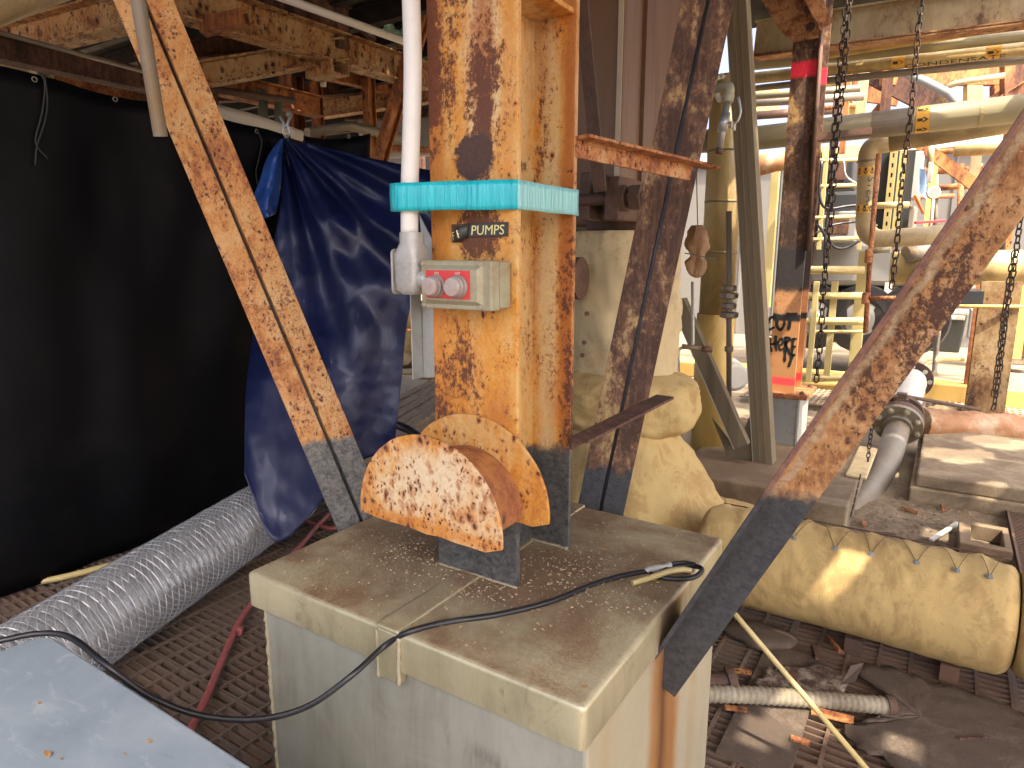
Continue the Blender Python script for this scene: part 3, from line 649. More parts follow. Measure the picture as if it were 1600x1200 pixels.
# upper bracket angle column -> middle brace
k0 = aty(896, 213, 1.535); k1 = atd(1106, 262, 2.14); dk = (k1-k0).normalized()
bk = thing('bracket_angle', 'rusty angle iron bolted between the column and the dark brace behind', 'bracket', k0)
mb = MB().sweep([(0, 0), (-.052, 0), (-.052, .008), (-.008, .008), (-.008, .05), (0, .05)], k0, k1-dk*.10, Vector((0, 0, -1)))
mb.build('angle_bar', M['bracket'], bk, bevel=.001)
side = dk.cross(Vector((0, 0, -1))).normalized()
MB().sweep([(0, 0), (-.052, 0), (-.040, .008), (0, .008)], k1-dk*.10, k1, Vector((0, 0, -1))).build('flange_tip', M['bracket'], bk)
for q in (.22, .93):
    p = k0 + (k1-dk*.1-k0)*q + Vector((0, 0, -.026)) + side*.002
    for ss in (1,):
        mbb = MB(); hexbolt(mbb, p, side*ss, .008); mbb.build('bolt', M['bolt'], bk)
# lower stub
s0 = aty(889, 683, 1.50); s1 = atd(1026, 616, 2.06)
stub = MB().sweep([(0, 0), (-.06, 0), (-.06, .008), (-.008, .008), (-.008, .034), (0, .034)], s0, s1, Vector((0, 0, -1)))
tag(stub.build('bracket_angle', M['stub'], bevel=.001), 'short plain brown angle iron cantilevered from the column low down, before the dark brace', 'bracket')

# ================================================================ TAPE, CONTROL STATION, CONDUIT
gy = CY0
zt0, zt1 = 1.650, 1.712
path = [(-1.096, 1.20), (-1.088, 1.166), (-1.06, 1.158), (-.93, 1.215), (-.806, 1.2645), (-.8045, 1.30), (-.8045, 1.548), (-.82, 1.551), (-1.05, 1.551), (-1.085, 1.30)]
mb = MB(); ring = []
for i in range(len(path)):
    a = Vector((*path[i], 0)); b = Vector((*path[(i+1) % len(path)], 0)); n = max(1, int((b-a).length/.012))
    ring += [a.lerp(b, k/n) for k in range(n)]
rows = []
for j in range(6):
    v = j/5; row = []
    for p in ring:
        z = zt0+(zt1-zt0)*v + .002*mnoise.noise(Vector((p.x*9, p.y*9, v*2))) + (.004*(p.x+.93) if v > .5 else .003*(-p.x-.93))
        row.append(Vector((p.x + .001*mnoise.noise(p*60), p.y-.0015*math.sin(v*PI), z)))
    rows.append(row + [row[0]])
mb.grid(rows)
tag(mb.build('tape_band', M['tape'], thick=.0008), 'turquoise tape wrapped round the column and the white conduit', 'tape')

bx0, bx1, by0, by1, bz0, bz1 = -1.019, -.821, 1.176, 1.262, aty(758, 487, 1.176).z, aty(758, 407, 1.176).z
box = thing('control_station', 'grey green push button box with red label plate on the column', 'control box', ((bx0+bx1)/2, by1, bz0))
ys = by0+.040
MB().box((bx0+.002, ys+.002, bz0+.003), (bx1-.001, by1, bz1-.002)).build('back_box', M['boxgreen'], box, bevel=.004)
MB().box((bx0, by0+.008, bz0), (bx1, ys, bz1)).build('cover', M['boxgreen'], box, bevel=.004)
cx0, cx1 = bx0+.022, bx1-.035; cz0, cz1 = bz0+.016, bz1-.016
# bevelled raised frame on the cover
def frustum(mb, a0, a1, c0, c1, ya, yb_, ins):
    o = [(a0, ya, c0), (a1, ya, c0), (a1, ya, c1), (a0, ya, c1)]; i_ = [(a0+ins, yb_, c0+ins), (a1-ins, yb_, c0+ins), (a1-ins, yb_, c1-ins), (a0+ins, yb_, c1-ins)]
    mb.add(o+i_, [(k, (k+1) % 4, (k+1) % 4+4, k+4) for k in range(4)] + [(4, 5, 6, 7), (0, 3, 2, 1)])
mb = MB(); frustum(mb, bx0+.012, bx1-.022, bz0+.010, bz1-.010, by0+.0085, by0-.002, .010); mb.build('raised_panel', M['boxgreen'], box, bevel=.0012)
rpx0, rpx1 = bx0+.026, bx0+.026+.122; rz0, rz1 = bz0+.025, bz1-.022
rp = MB().box((rpx0, by0-.0038, rz0), (rpx1, by0-.0018, rz1)).build('label_plate', M['redplate'], box)
for tx, ox in (('ON', .024), ('OFF', .082)):
    vs_, fs = text_polys(tx, .0085, .0002)
    mb = MB().add([(rpx0+ox+v.x, by0-.0041-v.z*.5, rz1-.0095+v.y) for v in vs_], fs); mb.build('lettering', M['whiteprint'], rp)
for bxx in (rpx0+.030, rpx0+.092):
    c = Vector((bxx, by0-.0038, (rz0+rz1)/2-.004)); ax = Vector((0, -1, 0))
    bo = MB().lathe(c, ax, [(.0255, 0), (.0255, .004), (.0235, .006), (.0235, .014), (.0215, .016)], 28).build('push_button', M['buttonside'], box, bevel=.0008)
    MB().lathe(c+ax*.016, ax, [(.021, 0), (.021, .009), (.019, .0125), (.013, .0135)], 28, False).build('button_cap', M['button'], bo)
for xx in (bx0+.008, bx1-.030):
    for zz in (bz0+.008, bz1-.008):
        sc_ = MB().lathe((xx, by0+.0085, zz), (0, -1, 0), [(.0058, 0), (.0058, .003), (.004, .005)], 14)
        sc_.build('screw', M['bolt'], box)
vs_, fs = text_polys('ALUMINIUM ALLOY', .0095, .0003)
MB().add([(bx1-.009+v.y*.8-.004, by0+.0076-v.z, bz0+.014+v.x*.86) for v in vs_], fs).build('lettering', M['boxgreen'], box)

cond = thing('conduit', 'white painted conduit running down into a grey cast elbow box beside the column', 'conduit', aty(640, 460, 1.2))
cpts = catmull([aty(640, 366, 1.195), aty(640, 300, 1.195), aty(643, 200, 1.2), aty(645, 100, 1.21), aty(642, -20, 1.22), aty(640, -160, 1.23)], 6)
MB().tube(cpts, .0205, 18).build('pole', M['whitepaint'], cond)
cb0 = aty(641, 366, 1.195); zb0 = aty(641, 460, 1.195).z; zb1 = cb0.z
lb = MB()
cxb = aty(643, 420, 1.195).x
prof = []
def rrect(cx, cy, hx, hy, r, z, n=4):
    out = []
    for (qx, qy, a0) in ((hx-r, hy-r, 0), (-hx+r, hy-r, PI/2), (-hx+r, -hy+r, PI), (hx-r, -hy+r, 1.5*PI)):
        for k in range(n+1): out.append(Vector((cx+qx+r*math.cos(a0+PI/2*k/n), cy+qy+r*math.sin(a0+PI/2*k/n), z)))
    return out
h_ = zb1-zb0
lb.loft([rrect(cxb, 1.198, .020, .020, .010, zb0), rrect(cxb-.002, 1.198, .032, .027, .013, zb0+.010), rrect(cxb-.002, 1.198, .034, .029, .013, zb0+.03), rrect(cxb-.002, 1.198, .034, .029, .013, zb1-.045), rrect(cxb+.001, 1.198, .027, .027, .016, zb1-.026), rrect(cxb+.001, 1.198, .026, .026, .020, zb1-.02), rrect(cxb+.001, 1.198, .026, .026, .020, zb1+.004)])
lbo = lb.build('elbow_box', M['castgrey'], cond, bevel=.001)
# cover plate on its left side
pts = []
xs_ = cxb-.037
for (qy, qz, a0) in ((.016, h_-.045, 0), (-.016, h_-.045, PI/2), (-.016, .012, PI), (.016, .012, 1.5*PI)):
    for k in range(6): pts.append(Vector((xs_, 1.198+qy+.012*math.cos(a0+PI/2*k/5), zb0+qz+.012*math.sin(a0+PI/2*k/5))))
MB().poly(pts, (-.005, 0, 0)).build('cover_plate', M['castgrey'], lbo, bevel=.001)
MB().lathe((cxb+.022, 1.196, zb0+.036), (1, .02, 0), [(.021, 0), (.021, .022), (.019, .027), (.017, .03), (.017, .05)], 18).build('nipple', M['castgrey'], cond, bevel=.001)
stp = MB()
a = [aty(655, 335, 1.285), aty(684, 392, 1.285), aty(684, 420, 1.285), aty(661, 420, 1.285), aty(657, 360, 1.285)]
stp.poly(a, (0, .005, 0))
b_ = [aty(660, 400, 1.29), aty(684, 400, 1.29), aty(679, 590, 1.29), aty(660, 590, 1.29)]
stp.poly(b_, (0, .004, 0))
c_ = [aty(660, 400, 1.286), aty(660, 590, 1.286)]
stp.box((c_[1].x-.003, 1.25, c_[1].z), (c_[1].x, 1.289, c_[0].z))
tag(stp.build('mounting_strip', M['galv'], bevel=.0008), 'galvanised strip with bent top behind the elbow box beside the column', 'bracket')

# embossed label, left end torn and curling
zl0, zl1 = aty(760, 370, CY0).z, aty(760, 348, CY0).z
xl0, xl1 = aty(733, 360, CY0).x, aty(795, 360, CY0).x
lab = thing('name_label', 'torn black label reading PUMPS in yellow letters on the column', 'label', ((xl0+xl1)/2, CY0, zl0))
MB().box((xl0, CY0-.0035, zl0), (xl1, CY0-.0008, zl1)).build('strip', M['labelblack'], lab, bevel=.0006)
cg = [[Vector((xl0-.044*t+.004*v, CY0-.004-.014*math.sin(t*PI), zl0-.014*t+(zl1-zl0)*v-.002*math.sin(t*5))) for v in (0, .5, 1)] for t in [k/8 for k in range(9)]]
MB().grid(cg).build('curled_end', M['labelblack'], lab, thick=.0012)
def lettering(tx, x, z, size, wid, y, rot=0, shear=.0, parent=lab, mt='labelyellow'):
    vs_, fs = text_polys(tx, size, .0003); wmax = max(v.x for v in vs_); k = wid/wmax
    c, s_ = math.cos(rot), math.sin(rot)
    MB().add([(x+(v.x*k+shear*v.y)*c-v.y*s_, y(v.x*k) - v.z if callable(y) else y-v.z, z+(v.x*k+shear*v.y)*s_+v.y*c) for v in vs_], fs).build('lettering', M[mt], parent)
lh = zl1-zl0
lettering('PUMPS', xl0+.007, zl0+.15*lh, lh*.98, (xl1-xl0)*.84, CY0-.0042, 0, .10)
lettering('F', xl0-.038, zl0-.007, lh*.84, .012, lambda a: CY0-.0062-.014*math.sin((.038-a)/.044*PI), .12, -.1)
lettering('F', xl0-.019, zl0-.002, lh*.84, .010, lambda a: CY0-.0062-.014*math.sin((.019-a)/.044*PI), .12, -.2)
# old glue patch left of the label
MB().box((aty(706, 360, CY0).x, CY0-.0012, zl0-.012), (xl0-.012, CY0-.0004, zl1-.001)).build('glue_patch', M['stub'], lab)

# ================================================================ CABLE ON THE PLINTH
def onlid(px, py, dz=.005): return atz(px, py, PZ+dz)
cabpts = [atz(-60, 1012, .73), atz(0, 1001, .73), atz(60, 990, .728), atz(110, 996, .728), atd(165, 1038, 1.24), atd(230, 1085, 1.24), atd(310, 1117, 1.235), atd(400, 1124, 1.23), atd(480, 1104, 1.235), atd(550, 1055, 1.25), aty(600, 1010, PY0-.012), onlid(640, 987), onlid(700, 972), onlid(780, 960), onlid(860, 940), onlid(930, 912), onlid(985, 897), onlid(1035, 889), onlid(1070, 884), onlid(1092, 886, .012), onlid(1096, 893, .012), onlid(1080, 903, .008), onlid(1045, 904), onlid(1015, 897)]
cable = thing('power_cable', 'black power cable drooping from the grey blue cabinet across the plinth lid', 'cable', cabpts[10])
MB().tube(catmull(cabpts, 8), .0066, 10).build('cord', M['rubber'], cable)
MB().tube(catmull([onlid(1086, 882, .014), onlid(1070, 879, .01), onlid(1055, 880, .009), onlid(1047, 883, .009)], 6), .0052, 10).build('cord_tail', M['rubber'], cable)
pa, pb = onlid(1048, 883, .010), onlid(1003, 893, .006)
MB().tube([pa, pa.lerp(pb, .12), pa.lerp(pb, .2), pa.lerp(pb, .5), pa.lerp(pb, .8), pb], [.0085, .0085, .0065, .010, .009, .003], 12).build('plug', M['castgrey'], cable)
ga = catmull([onlid(988, 911, .006), onlid(1015, 903, .012), onlid(1045, 893, .018), onlid(1068, 890, .018), onlid(1080, 892, .014)], 6)
MB().tube(ga, [.0075]*len(ga), 8).build('cord_grip', M['rod'], cable)

# ================================================================ GREY BLUE CABINET (bottom left)
TZ = .725
cab = thing('steel_cabinet', 'grey blue painted steel cabinet top in the bottom left corner', 'cabinet', (-1.2, .1, 0))
e0, e1 = atz(72, 998, TZ), atz(390, 1200, TZ)
tx0, ty1 = e0.x-.03, .568
def ctop():
    n = 8; r = .045; pts = []
    for k in range(n+1):
        q = PI/2 + PI/2*k/n; pts.append((tx0+r+r*math.cos(q), ty1-r+r*math.sin(q)))
    return [Vector((*p, TZ)) for p in [(-.72, ty1)] + pts + [(tx0, -.5), (-.72, -.5)]]
MB().poly(ctop(), (0, 0, -.03)).build('top', M['table'], cab, bevel=.005)
MB().box((tx0+.025, -.48, 0), (-.74, ty1-.025, TZ-.031)).build('body', M['table'], cab, bevel=.006)
for (px, py, s_) in ((62, 1100, .005), (75, 1180, .011), (95, 1188, .004), (232, 1160, .007), (195, 1180, .004)):
    leaf(px, py, TZ+.001, s_, {62: 'tiny brown scrap on the cabinet top, upper left', 75: 'largest tan leaf scrap on the cabinet top', 95: 'tan crumb beside the largest leaf scrap on the cabinet', 232: 'orange scrap near the cabinet edge', 195: 'pale crumb on the cabinet between the two larger scraps'}[px])

# ================================================================ GROUND AND FLOORS
g = MB().box((-400, -400, -.92), (400, 400, -.9)); struct(g.build('ground', M['mat']))
gf = bpy.data.objects.new('grating_floor', None); COL.objects.link(gf); gf['kind'] = 'structure'; WL[gf.as_pointer()] = Vector((0, 0, 0))
def panel(x0, x1, y0, y1, along, mt, pitch=.034, cross=.1, bw=.0075, cw=.012):
    mb = MB(); gp = .006
    x0 += gp; x1 -= gp; y0 += gp; y1 -= gp
    if along == 'x':
        n = int((y1-y0)/pitch)
        for k in range(n+1): yy = y0+(y1-y0)*k/n; mb.box((x0, yy-bw/2, -.032), (x1, yy+bw/2, -.002))
        n = int((x1-x0)/cross)
        for k in range(n+1): xx = x0+(x1-x0)*k/n; mb.box((xx-cw/2, y0, -.012), (xx+cw/2, y1, 0))
    else:
        n = int((x1-x0)/pitch)
        for k in range(n+1): xx = x0+(x1-x0)*k/n; mb.box((xx-bw/2, y0, -.032), (xx+bw/2, y1, -.002))
        n = int((y1-y0)/cross)
        for k in range(n+1): yy = y0+(y1-y0)*k/n; mb.box((x0, yy-cw/2, -.012), (x1, yy+cw/2, 0))
    mb.build('grating_panel', M[mt], gf, kind='stuff')
for i in range(5):
    for j in range(4):
        panel(-4.9+i*.9, -4.0+i*.9, -.6+j*.92, .32+j*.92, 'x', 'grating')
panel(-.4, .1, 1.0, 2.02, 'y', 'gratingr'); panel(.1, .6, 1.0, 2.02, 'y', 'gratingr'); panel(.6, 1.3, 1.0, 2.02, 'y', 'grating')
panel(-.4, .35, 2.02, 3.05, 'x', 'gratingr'); panel(.35, 1.3, 2.02, 3.05, 'x', 'grating')
sb_ = MB()
for yy in (.32, 1.24, 2.16, 3.04): sb_.box((-5, yy-.04, -.16), (1.4, yy+.04, -.034))
struct(sb_.build('floor_bearers', M['beamdark']))
# packed dirt and concrete beyond the grating
def dirt_patch(x0, x1, y0, y1, st, amp):
    nx = int((x1-x0)/st); ny = int((y1-y0)/st); rows = []
    for i in range(nx+1):
        r_ = []
        for j in range(ny+1):
            x = x0+(x1-x0)*i/nx; y = y0+(y1-y0)*j/ny; p = (x, y, 0)
            r_.append(Vector((x, y, .004 + amp*(fbm(p, 4, 3)*.6 + fbm(p, 17, 9)*.4 + max(0, fbm(p, 30, 1))*.35))))
        rows.append(r_)
    return MB().grid(rows)
struct(dirt_patch(-1.5, .62, 3.06, 5.2, .022, .022).build('dirt_ground', M['dirt']))
struct(MB().box((-60, 3.06, -.3), (60, 120, -.03)).build('yard', M['yard']))

# loose crumbs on the dirt
cr = MB()
for k in range(900):
    x = R.uniform(-.8, .6); y = R.uniform(3.1, 4.65); s_ = R.choice([.004, .006, .009, .014])*R.uniform(.6, 1.2); a = R.uniform(0, 6)
    z = .006
    cr.add([(x+s_*math.cos(a+q), y+s_*math.sin(a+q), z+R.random()*s_*.3) for q in (0, 2.1, 4.2)] + [(x, y, z+s_*.8)], [(0, 1, 3), (1, 2, 3), (2, 0, 3)])
cr.build('dirt_crumbs', M['dirt'], kind='stuff')

# ================================================================ LEFT: CURTAIN, TARP, DUCT, HOSES
XC = -3.5
def ctopz(y): return 2.352 - .040*(y-1.3) - .012*math.sin((y-.2)*3.2)**2
rows = []
for i in range(61):
    y = -1.2 + (2.9+1.2)*i/60; r_ = []
    for j in range(33):
        v = j/32; z = .015 + (ctopz(y)-.015)*v
        x = XC + .022*math.sin(y*5+v*1.1) + .014*math.sin(y*11.3-v*2.2+math.sin(v*5)) + .035*fbm((y*1.6, v*1.3, 0), 1.5, 4) + .05*(1-v)*math.sin(y*1.7+.6)
        r_.append(Vector((x, y, z)))
    rows.append(r_)
cur = thing('welding_curtain', 'large black welding screen curtain filling the left side', 'curtain', (XC, 1.2, 0))
MB().grid(rows).build('sheet', M['curtain'], cur, thick=.002)
rows = []
for i in range(25):
    u = i/24; r_ = []
    for j in range(20):
        v = j/19; x = -3.49 + u*(.575 - .05*(1-v)*2); zt_ = 2.29 - .04*u - .03*math.sin(u*PI)
        r_.append(Vector((x, 2.955 + .02*math.sin(u*6+v*2), 1.2 + (zt_-1.2)*v)))
    rows.append(r_)
cur2 = thing('welding_curtain', 'short black curtain end showing above the blue tarp', 'curtain', (-3.2, 2.95, 1.2))
MB().grid(rows).build('sheet', M['curtain'], cur2, thick=.002)
def grommet(p, nrm, par): MB().tube([Vector(p)+ (Vector((0, 1, 0)) if abs(nrm[0]) > .5 else Vector((1, 0, 0)))*.010*math.cos(q) + Vector((0, 0, .010*math.sin(q))) for q in [2*PI*k/14 for k in range(14)]], .0028, 6, closed=True).build('grommet', M['steelpipe'], par)
for px, py in ((54, 124), (180, 155), (401, 205)):
    p = atx(px, py, XC+.035); grommet(p, (1, 0, 0), cur)
grommet(aty(545, 213, 2.925), (0, 1, 0), cur2)
def hang(pts, label):
    ps = catmull([atx(a, b, XC+.045) for a, b in pts], 5)
    tag(MB().tube(ps, .0035, 6).build('tie_cord', M['cordblack']), label, 'cord', 'curtain ties')
hang([(60, 112), (70, 130), (66, 175), (56, 215), (60, 232), (75, 248)], 'black tie cord hanging from the grommet at the far left of the curtain')
hang([(70, 118), (74, 160), (70, 190), (58, 228), (55, 258)], 'longer black tie cord beside the far left grommet, ending lower')
hang([(402, 203), (409, 222), (404, 250), (400, 268), (403, 292)], 'black tie cord on the curtain just left of the blue tarp')
hp = [atz(-40, 920, .02), atz(60, 906, .02), atz(120, 893, .02), atz(185, 876, .02)]
tag(MB().tube(catmull([Vector((p.x+.03, p.y, .02)) for p in hp], 6), .016, 8).build('tan_hose', M['rod']), 'tan hose lying along the foot of the black curtain', 'hose')

def sheet(ctrl, nu, nv, fn=None):
    # ctrl: rows of (px, py, forward distance); interpolated to a dense surface
    def crow(r, n): return catmull([Vector(p) for p in r], n)
    rws = [crow(r, nu) for r in ctrl]; out = []
    for c in range(len(rws[0])):
        out.append(catmull([r[c] for r in rws], nv))
    res = []
    for c in out:
        res.append([atd(p.x, p.y, p.z + (fn(p.x, p.y) if fn else 0)) for p in c])
    return res
def tw(px, py):
    a = math.atan2(py-205, px-438); d = math.hypot(px-438, py-205)
    k = min(1, d/60)*math.exp(-d/330)
    w_ = .060*k*(math.sin(a*15+.9*math.sin(d/90)) + .5*math.sin(a*29+1.3))
    # sagging swag folds between clip and column, long vertical folds lower down
    sw = .035*math.exp(-((py-330)/120)**2)*math.sin((py-255-.22*(px-440)-.0012*(px-560)**2)/15)*max(0, min(1, (px-455)/90))
    vf = .035*math.sin(px/17+py/190+.6*math.sin(py/70))*max(0, min(1, (py-380)/180))*(.6+.4*math.sin(px/41))
    nz = .025*fbm((px/120, py/150, 0), 1, 5) + .004*fbm((px/30, py/36, 0), 1, 7)
    return w_+sw+vf+nz
ctrl = [[(443, 213, 4.2), (500, 229, 4.12), (560, 243, 4.02), (622, 256, 3.9), (700, 272, 3.76)],
        [(436, 330, 4.02), (500, 335, 3.95), (560, 340, 3.88), (615, 345, 3.82), (690, 352, 3.74)],
        [(405, 470, 3.86), (470, 475, 3.8), (530, 477, 3.8), (590, 477, 3.78), (642, 477, 3.74)],
        [(385, 600, 3.50), (450, 608, 3.46), (510, 606, 3.56), (570, 602, 3.72), (627, 597, 3.74)],
        [(382, 742, 3.15), (430, 846, 3.04), (505, 782, 3.22), (560, 724, 3.62), (616, 702, 3.72)]]
tarp = thing('blue_tarp', 'dark blue tarpaulin clipped over the black curtain and hanging to the floor', 'tarp', (-3.0, 2.6, .1))
MB().grid(sheet(ctrl, 26, 26, tw)).build('sheet', M['tarp'], tarp, thick=.002)
ctrl = [[(437, 218, 4.14), (440, 217, 4.12), (443, 216, 4.16)], [(417, 247, 4.06), (430, 247, 3.98), (441, 248, 4.1)], [(405, 284, 4.0), (422, 288, 3.92), (438, 292, 4.05)],
        [(394, 316, 3.98), (415, 320, 3.88), (434, 320, 4.0)], [(403, 343, 3.98), (418, 340, 3.9), (430, 334, 4.0)]]
MB().grid(sheet(ctrl, 10, 8, lambda x, y: .02*fbm((x/9, y/12, 0), 1, 3))).build('folded_flap', M['tarplite'], tarp, thick=.002)
# spring clamp
cp = atd(447, 200, 4.1)
cl = thing('spring_clamp', 'small chrome spring clamp holding the tarp to the curtain top', 'clamp', cp)
for s_ in (-1, 1):
    d = Vector((.839, .545, 0))*s_
    MB().tube([cp+d*.004+Vector((0, 0, -.055)), cp+d*.022+Vector((0, 0, -.02)), cp+d*.006+Vector((0, 0, .015)), cp+d*.03+Vector((0, 0, .065))], [.007, .008, .008, .009], 8).build('jaw', M['galv'], cl)
MB().tube([cp+Vector((0, -.02, .01)), cp+Vector((0, .02, .01))], .011, 10).build('spring', M['galv'], cl)
MB().ball(cp+Vector((.02, .01, .075)), .018).build('grip', M['shadegrey'], cl)

# transparent spiral duct
DRD = .166
ax_ = catmull([Vector(p) for p in ((-3.11, 2.42, .17), (-3.02, 2.16, .17), (-2.83, 1.66, .17), (-2.61, 1.08, .17), (-2.40, .52, .172), (-2.18, -.1, .175))], 60)
L = [0]
for a, b in zip(ax_, ax_[1:]): L.append(L[-1]+(b-a).length)
PIT = .037
def axis_at(s_):
    import bisect
    i = max(0, min(len(L)-2, bisect.bisect(L, s_)-1)); t = (s_-L[i])/(L[i+1]-L[i]); return ax_[i].lerp(ax_[i+1], t), (ax_[i+1]-ax_[i]).normalized()
duct = thing('flexible_duct', 'transparent plastic ventilation duct with spiral wire lying on the grating', 'duct', (-2.8, 1.5, 0))
rings = []; NS = 42; ns = int(L[-1]/PIT*6)
for i in range(ns+1):
    s_ = L[-1]*i/ns; c, d = axis_at(s_); a = d.cross(Vector((0, 0, 1))).normalized(); b = a.cross(d); r_ = []
    for k in range(NS):
        q = 2*PI*k/NS; ph = s_/PIT - k/NS
        rr = DRD + .0055*abs(math.sin(PI*ph)) + .004*fbm((math.cos(q)*3, math.sin(q)*3, s_*6), 2.2, 1)
        r_.append(c + (a*math.cos(q)+b*math.sin(q))*rr)
    rings.append(r_)
MB().loft(rings, cap=False).build('clear_skin', M['film'], duct)
hx = []
nt_ = int(L[-1]/PIT*36)
for i in range(nt_+1):
    s_ = L[-1]*i/nt_; c, d = axis_at(s_); a = d.cross(Vector((0, 0, 1))).normalized(); b = a.cross(d); q = 2*PI*s_/PIT
    hx.append(c + (a*math.cos(q)+b*math.sin(q))*(DRD-.0005))
MB().tube(hx, .0023, 5).build('spiral_wire', M['wire'], duct)

rh = thing('red_hose', 'faded red rubber hose crossing the grating behind the plinth', 'hose', (-2.4, 1.6, 0))
MB().tube(catmull([atz(560, 776, .03), atz(515, 803, .02), atz(470, 852, .02), atz(425, 905, .02), atz(380, 962, .022), atz(350, 1025, .02), atz(318, 1100, .02), atz(296, 1145, .02), atz(270, 1230, .02)], 8), .0135, 12).build('hose_length', M['redhose'], rh)
MB().tube(catmull([atz(600, 800, .02), atz(528, 824, .016), atz(505, 823, .016), atz(478, 815, .016), atz(440, 800, .016)], 8), .0125, 12).build('hose_length', M['redhose'], rh)
jn = atz(374, 985, .021); jd = (atz(380, 962, .022)-atz(350, 1025, .02)).normalized()
MB().tube([jn-jd*.02, jn+jd*.02], .0155, 12).build('hose_joint', M['redhose'], rh)

# ================================================================ RIGHT FOREGROUND
LY, LZ, LR = 2.83, .262, .205
def lagpipe(x0, x1, off, label):
    t = thing('lagged_pipe', label, 'pipe', ((x0+x1)/2, LY, LZ-LR))
    rings = []; N = 72; nx = max(20, int((x1-x0)/.011))
    for i in range(nx+1):
        u = i/nx; x = x0+(x1-x0)*u; e = min(u, 1-u)*(x1-x0); rr = LR*(1 - .17*math.exp(-e/.018)) ; r_ = []
        for k in range(N):
            q = 2*PI*k/N
            wr = .0045*fbm((x*1.6, math.cos(q)*.7, math.sin(q)*.7), 1.6, off) + .0025*fbm((x*9, math.cos(q)*1.1, math.sin(q)*1.1), 1.6, off+3)
            wr += .0045*fbm((x*26+math.sin(q)*3, math.cos(q)*2, math.sin(q)*2), 1.0, off+5)*max(0, math.sin(q)*.6+.5) + .003*abs(fbm((x*13+q*1.5, q*3, 1), 1.3, off+8)); puck = -.012*max(0, math.cos(q-1.95))**14*(.5+.5*math.cos(2*PI*(x-x0)/.118))
            r_.append(Vector((x, LY - math.cos(q)*(rr+wr+puck), LZ + math.sin(q)*(rr+wr+puck))))
        rings.append(r_)
    MB().loft(rings).build('cloth_jacket', M['cloth'], t)
    return t
lpA = lagpipe(-.80, .318, 2, 'thick yellow cloth lagged pipe running along the floor at right with wire lacing')
lpB = lagpipe(.325, 1.5, 6, 'next yellow cloth lagged pipe length at the right edge past the seam')
def onpipe(px, py, lift=.004):
    r = ray(px, py); oy, oz = 0-LY, CH-LZ; a = r.y**2+r.z**2; b = 2*(oy*r.y+oz*r.z); c = oy*oy+oz*oz-(LR+lift)**2
    dsc = b*b-4*a*c
    t = (-b-math.sqrt(max(0, dsc)))/(2*a); return C0+r*t
wash = [(1240, 841), (1305, 857), (1361, 866), (1432, 879), (1495, 891), (1546, 901)]
for px, py in wash:
    p = onpipe(px, py, .001); n = Vector((0, p.y-LY, p.z-LZ)).normalized()
    MB().lathe(p, n, [(.0115, 0), (.0115, .003), (.004, .0035), (.004, .009)], 14).build('lacing_washer', M['galv'], lpA)
def arc(p, q, lift):
    out = []
    for k in range(9):
        m_ = p.lerp(q, k/8); n = Vector((0, m_.y-LY, m_.z-LZ)).normalized(); out.append(Vector((m_.x, LY, LZ)) + n*(LR+lift))
    return out
ws = [onpipe(*q) for q in wash]; tp = []
for i in range(len(ws)+1):
    x = ws[0].x-.09 if i == 0 else (ws[i-1].x + .06)
    tp.append(Vector((x, LY+.09, LZ+LR)))
for i, p in enumerate(ws):
    MB().tube(arc(tp[i], p, .004) + arc(p, tp[i+1], .004)[1:], .0011, 5).build('lacing_wire', M['iron'], lpA)
MB().tube([Vector((x, LY+.085, LZ+LR*.93+.004*mnoise.noise(Vector((x*20, 0, 0))))) for x in [-.75+.03*k for k in range(36)]], .0035, 5).build('seam_cord', M['iron'], lpA)
for x0 in (-.2, .12): MB().box((x0, LY-.1, -.0), (x0+.06, LY+.1, LZ-LR+.01)).build('pipe_rest', M['iron'], lpA)

def matpart(pts, name, label, z, th, mt='mat'):
    c = sum(pts, Vector())/len(pts); n = 7; rings = []
    P_ = catmull(pts, 6, True)
    for k in range(n+1):
        t = k/n
        rings.append([c.lerp(Vector((p.x+.03*fbm((p.x*5, p.y*5, 0), 5, 2), p.y+.03*fbm((p.x*5, p.y*5, 1), 5, 5), 0)), t) for p in P_])
    mb = MB(); N_ = len(P_)
    for r_ in rings:
        for p in r_: p.z = z + .010*fbm((p.x, p.y, 0), 5, 3) + .004*fbm((p.x, p.y, 0), 22, 6)
    mb.loft(rings, cap=False)
    return tag(mb.build(name, M[mt], thick=th), label, 'mat')
matpart([atz(1335, 1048, .02), atz(1385, 1040, .03), atz(1440, 1062, .02), atz(1500, 1078, .02), atz(1620, 1125, .02), atz(1690, 1190, .02), atz(1500, 1275, .02), atz(1390, 1195, .02), atz(1335, 1165, .02), atz(1326, 1135, .02), atz(1380, 1110, .02), atz(1392, 1085, .02)], 'rubber_mat', 'ragged brown rubber mat lying over the grating bottom right', .022, .008)
matpart([atz(1185, 1075, .02), atz(1200, 1048, .02), atz(1285, 1038, .03), atz(1325, 1075, .02), atz(1270, 1095, .02)], 'rubber_mat', 'small torn whitish brown mat scrap behind the corrugated hose', .02, .006, 'matpale')
sc_pts = [atz(1313, 1070, .03), atz(1330, 1040, .09), atz(1350, 1036, .10), atz(1336, 1066, .05)]
tag(MB().add(sc_pts, [(0, 1, 2, 3)]).build('torn_scrap', M['mat'], thick=.003), 'curled torn rubber flap standing at the mat corner under the pipe', 'scrap')
